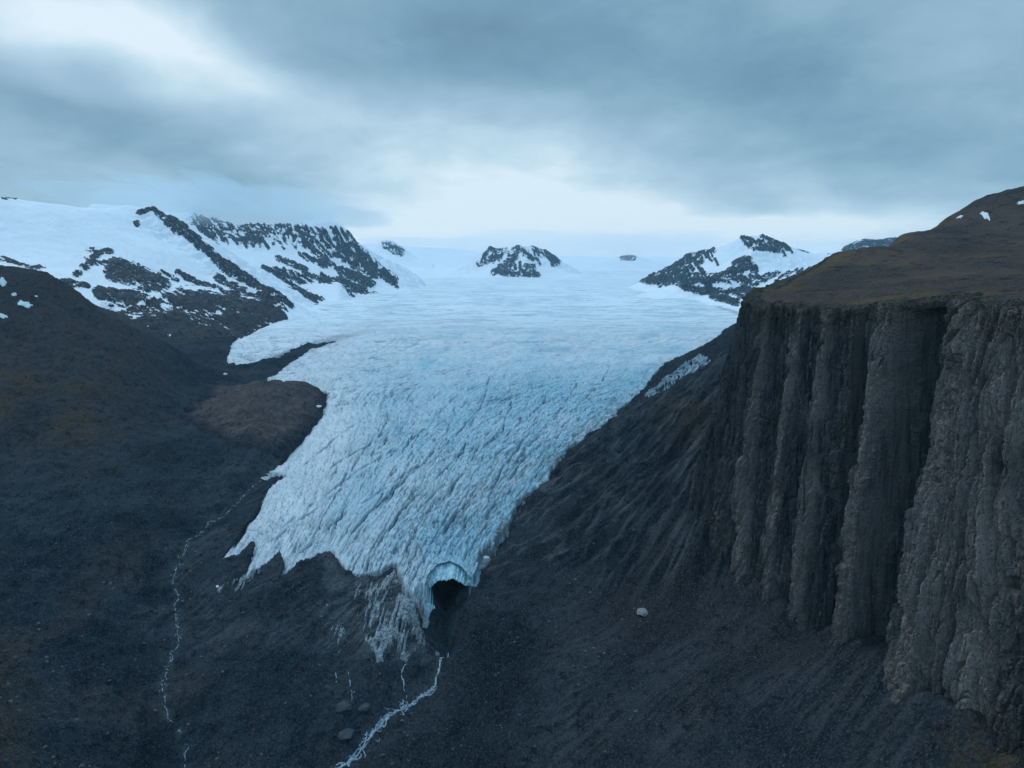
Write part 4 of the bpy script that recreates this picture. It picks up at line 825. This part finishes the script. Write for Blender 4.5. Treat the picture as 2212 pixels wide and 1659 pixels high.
# ------------------------------------------------------------------ ice arch at the snout (a part of the glacier)
outer = [(897, 1290), (904, 1255), (920, 1226), (942, 1207), (970, 1199), (998, 1208), (1016, 1228), (1028, 1250)]
inner = [(912, 1292), (920, 1279), (936, 1264), (958, 1254), (978, 1254), (996, 1262), (1010, 1266), (1020, 1266)]
def curve(pts, n):
    P = np.array(pts, float); s = np.r_[0, np.cumsum(np.hypot(*np.diff(P, axis=0).T))]; q = np.linspace(0, s[-1], n)
    k = np.hanning(11); k /= k.sum()
    return np.stack([np.convolve(np.pad(np.interp(q, s, P[:, j]), 5, 'reflect', reflect_type='odd'), k, 'valid') for j in (0, 1)], -1)
nA = 110; co_o, co_i = curve(outer, nA), curve(inner, nA); co_o[:, 1] += 10 * fbm(np.linspace(0, 7, nA), np.zeros(nA) + 2.5, 4, 79)
PO = np.array([onice(*p) for p in co_o]); PO[:, 1] += 5; PO[:, 2] -= 4.0; PO[:, 2] += 2.5 * fbm(np.linspace(0, 9, nA), np.zeros(nA), 3, 75)
PI_ = np.array([at(p[0], p[1] + 12 * q_, 832.0 + 6 * q_) for p, q_ in zip(co_i, fbm(np.linspace(0, 8, nA), np.zeros(nA) + .5, 5, 76, .7))])
rows_ = []
for r in np.linspace(0, 1, 40):                                     # scalloped front face, hollowed inwards
    q = lerp(PO, PI_, r); q = q + np.array([0, 9.0 * math.sin(math.pi * r), 0]); rows_.append(q)
for r in np.linspace(.06, 1, 20):                                   # ceiling of the cave running back into the ice
    q = PI_ + np.array([0, 62.0 * r, 7.0 * r]); rows_.append(q)
A3 = np.array(rows_); g1_, g2_ = np.meshgrid(np.linspace(0, 9, nA), np.linspace(0, 6, len(rows_)))
bmp = 3.4 * fbm(g1_ * 1.4, g2_ * 1.5, 5, 73, .65) + 5.0 * (ridged(g1_ * .9, g2_ * 1.1, 5, 74, .6) - .6)
fade = np.minimum(1, np.linspace(0, 8, len(rows_)))[:, None]
o = grid_mesh('ice_arch', A3[..., 0] + .3 * bmp * fade, A3[..., 1] - bmp * fade, A3[..., 2] + .5 * bmp * fade, M_CYAN, parent=glacier); o['label'] = 'cyan blue ice arch over the dark melt cave'

# ------------------------------------------------------------------ haze
hz_lo, hz_hi = (-19000, -1500, -90), (19000, 18500, 1500)
v = [(x, y, z) for z in (hz_lo[2], hz_hi[2]) for y in (hz_lo[1], hz_hi[1]) for x in (hz_lo[0], hz_hi[0])]
m = bpy.data.materials.new('blue_haze'); m.use_nodes = True; n = m.node_tree.nodes; n.clear()
oo = n.new('ShaderNodeOutputMaterial'); pv = n.new('ShaderNodeVolumePrincipled'); pv.inputs['Color'].default_value = (.42, .76, 1.0, 1); pv.inputs['Density'].default_value = 1.7e-5; pv.inputs['Anisotropy'].default_value = .1
m.node_tree.links.new(pv.outputs[0], oo.inputs['Volume'])
o = raw_mesh('haze', v, [(0, 2, 3, 1), (4, 5, 7, 6), (0, 1, 5, 4), (2, 6, 7, 3), (0, 4, 6, 2), (1, 3, 7, 5)], m, smooth=False); tag(o, 'thin blue haze filling the valley air', 'haze', kind='stuff')

# ------------------------------------------------------------------ low cloud resting on the left ridge
m = bpy.data.materials.new('cloud_mist'); m.use_nodes = True; n = m.node_tree.nodes; n.clear()
oo = n.new('ShaderNodeOutputMaterial'); pv = n.new('ShaderNodeVolumePrincipled'); pv.inputs['Color'].default_value = (.86, .95, 1.0, 1); pv.inputs['Density'].default_value = 7.0e-4; pv.inputs['Anisotropy'].default_value = 0
m.node_tree.links.new(pv.outputs[0], oo.inputs['Volume'])
nu, nv = 120, 40; u = np.linspace(0, 2 * np.pi, nu, endpoint=False); vv = np.linspace(0, np.pi, nv); U, V_ = np.meshgrid(u, vv)
x = np.sin(V_) * np.cos(U); y = np.sin(V_) * np.sin(U); z = np.cos(V_)
d = 1 + .75 * fbm(x * 3.2 + 4, z * 1.5 + y, 4, 951) + .2 * fbm(x * 7, z * 4 + y * 2, 3, 952)
def lens(c0, c1, ky, kz):
    axd = (c1 - c0) / 2; cc = (c0 + c1) / 2
    return (cc + (x * d)[..., None] * axd * 1.25 + np.stack([0 * x, y * d * ky, z * d * kz], -1)).reshape(-1, 3)
fs = [(j * nu + i, (j + 1) * nu + i, (j + 1) * nu + (i + 1) % nu, j * nu + (i + 1) % nu) for j in range(nv - 1) for i in range(nu)]
m2_ = m.copy(); m2_.node_tree.nodes['Principled Volume'].inputs['Density'].default_value = 3.2e-4; m2_.node_tree.nodes['Principled Volume'].inputs['Color'].default_value = (.95, .98, 1, 1)
o = raw_mesh('low_cloud', lens(at(700, 546, 12600), at(1800, 548, 12800), 1700, 330), fs, m2_); tag(o, 'pale mist bank veiling the top of the far snowfield', 'cloud', kind='stuff')
o = raw_mesh('low_cloud', lens(at(300, 428, 6900), at(760, 462, 7900), 1500, 200), fs, m); tag(o, 'low grey cloud hiding the crest of the jagged ridge', 'cloud', kind='stuff')

# ------------------------------------------------------------------ sky
sc = bpy.context.scene
w = bpy.data.worlds.new('World'); sc.world = w; w.use_nodes = True; t = NT(w); t.n.clear()
SUN_EL, SUN_AZ = math.radians(42), math.radians(-50)              # azimuth from +Y, positive to the right
out = t.node('ShaderNodeOutputWorld'); bg = t.node('ShaderNodeBackground'); t.l.new(bg.outputs[0], out.inputs[0])
tc = t.node('ShaderNodeTexCoord'); sx = t.node('ShaderNodeSeparateXYZ'); t.l.new(tc.outputs['Generated'], sx.inputs[0])
x, y, z = sx.outputs
az = t.math('ARCTAN2', x, y); el = t.math('ARCSINE', z)
zc = t.math('ADD', t.math('MAXIMUM', z, 0.0), .26)
cmb = t.node('ShaderNodeCombineXYZ'); t.put(cmb.inputs[0], t.math('DIVIDE', x, zc)); t.put(cmb.inputs[1], t.math('DIVIDE', y, zc)); cmb.inputs[2].default_value = 3.7
cl = cmb.outputs[0]
n_big = t.noise(cl, .95, 6, .5, .6); n_sm = t.noise(cl, 3.2, 7, .58, .5); n_w = t.noise(cl, 1.3, 3, .5)
azw = t.math('ADD', az, t.math('MULTIPLY', t.math('SUBTRACT', n_big, .5), .20)); elw = t.math('ADD', el, t.math('MULTIPLY', t.math('SUBTRACT', n_w, .5), .16))
def azel(dx, dy):
    a, s = ray(dx, dy); return math.atan2(a, 1), math.atan2(s, math.hypot(a, 1))
B_ = t.math('ADD', .50, t.math('MULTIPLY', t.math('SUBTRACT', n_big, .5), .28)); B_ = t.math('ADD', B_, t.math('MULTIPLY', t.math('SUBTRACT', n_sm, .5), .42)); n_f = t.noise(cl, 7.0, 6, .6, .3); B_ = t.math('ADD', B_, t.math('MULTIPLY', t.math('SUBTRACT', n_f, .5), .20))
PXR = K / F
for dx, dy, rx, ry, rot, amp in [(330, 85, 280, 90, .35, .34), (120, 20, 220, 50, .2, .22), (520, 180, 180, 45, .5, .16), (1130, 330, 330, 75, 0, .32), (760, 420, 500, 60, 0, .15), (1420, 510, 430, 60, 0, .42), (1200, 530, 620, 110, 0, .85),
                                 (1450, 130, 700, 130, .1, -.25), (1000, 60, 260, 120, 0, -.15), (150, 240, 420, 60, .35, -.22), (300, 370, 420, 45, .1, -.10), (1900, 330, 520, 80, .1, -.12), (2100, 120, 200, 120, 0, .12), (700, 480, 330, 30, .05, -.10), (1560, 430, 500, 40, 0, -.10), (2000, 430, 350, 60, 0, .1)]:
    a0, e0 = azel(dx, dy); c, s = math.cos(rot), -math.sin(rot)
    da = t.math('SUBTRACT', azw, a0); de = t.math('SUBTRACT', elw, e0)
    p = t.math('DIVIDE', t.math('ADD', t.math('MULTIPLY', da, c), t.math('MULTIPLY', de, s)), rx * PXR)
    q = t.math('DIVIDE', t.math('ADD', t.math('MULTIPLY', da, -s), t.math('MULTIPLY', de, c)), ry * PXR)
    g = t.math('EXPONENT', t.math('MULTIPLY', t.math('ADD', t.math('MULTIPLY', p, p), t.math('MULTIPLY', q, q)), -1.0))
    B_ = t.math('ADD', B_, t.math('MULTIPLY', g, amp))
cr = t.node('ShaderNodeValToRGB'); t.put(cr.inputs[0], B_)
E_ = cr.color_ramp.elements
for pos, col in [(.0, (.10, .20, .285)), (.3, (.18, .33, .45)), (.55, (.30, .475, .60)), (.8, (.49, .67, .775)), (1.0, (.72, .85, .92))]:
    e = E_[0] if pos == 0 else (E_[len(E_) - 1] if pos == 1 else E_.new(pos)); e.position = pos; e.color = (*col, 1)
sky = t.node('ShaderNodeTexSky', sky_type='NISHITA'); sky.sun_disc = False; sky.sun_elevation = SUN_EL; sky.sun_rotation = SUN_AZ
skc = t.mix(1.0, sky.outputs[0], (.08, .08, .08), 'MULTIPLY')
col = t.mix(.9, skc, cr.outputs[0])
hi = t.ramp(el, .48, 1.0)                                            # unseen brighter, bluer sky overhead, added to give blue top light
col = t.mix(hi, col, (.54, .89, 1.24))
t.put(bg.inputs[0], col); bg.inputs[1].default_value = 1.0

sun = bpy.data.lights.new('sun', 'SUN'); sun.energy = .8; sun.angle = math.radians(14); sun.color = (1, .96, .9)
so = bpy.data.objects.new('sun', sun); C.objects.link(so); so.location = (0, 0, 3000)
so.rotation_euler = (math.pi / 2 - SUN_EL, 0, math.pi - SUN_AZ)
# ------------------------------------------------------------------ camera and render settings
cam = bpy.data.cameras.new('camera'); co_ = bpy.data.objects.new('camera', cam); C.objects.link(co_)
co_.location = (0, 0, CAM_Z); co_.rotation_euler = (math.pi / 2 - PITCH, 0, 0)
cam.sensor_width = 36; cam.lens = F / 1024 * 36; cam.clip_start = 1; cam.clip_end = 60000; sc.camera = co_
sc.view_settings.view_transform = 'Standard'; sc.view_settings.look = 'None'; sc.view_settings.exposure = .14; sc.view_settings.gamma = 1
cy_ = sc.cycles; cy_.use_denoising = True; cy_.max_bounces = 6; cy_.diffuse_bounces = 3; cy_.volume_bounces = 3; cy_.glossy_bounces = 2; cy_.use_adaptive_sampling = True; cy_.adaptive_threshold = .015
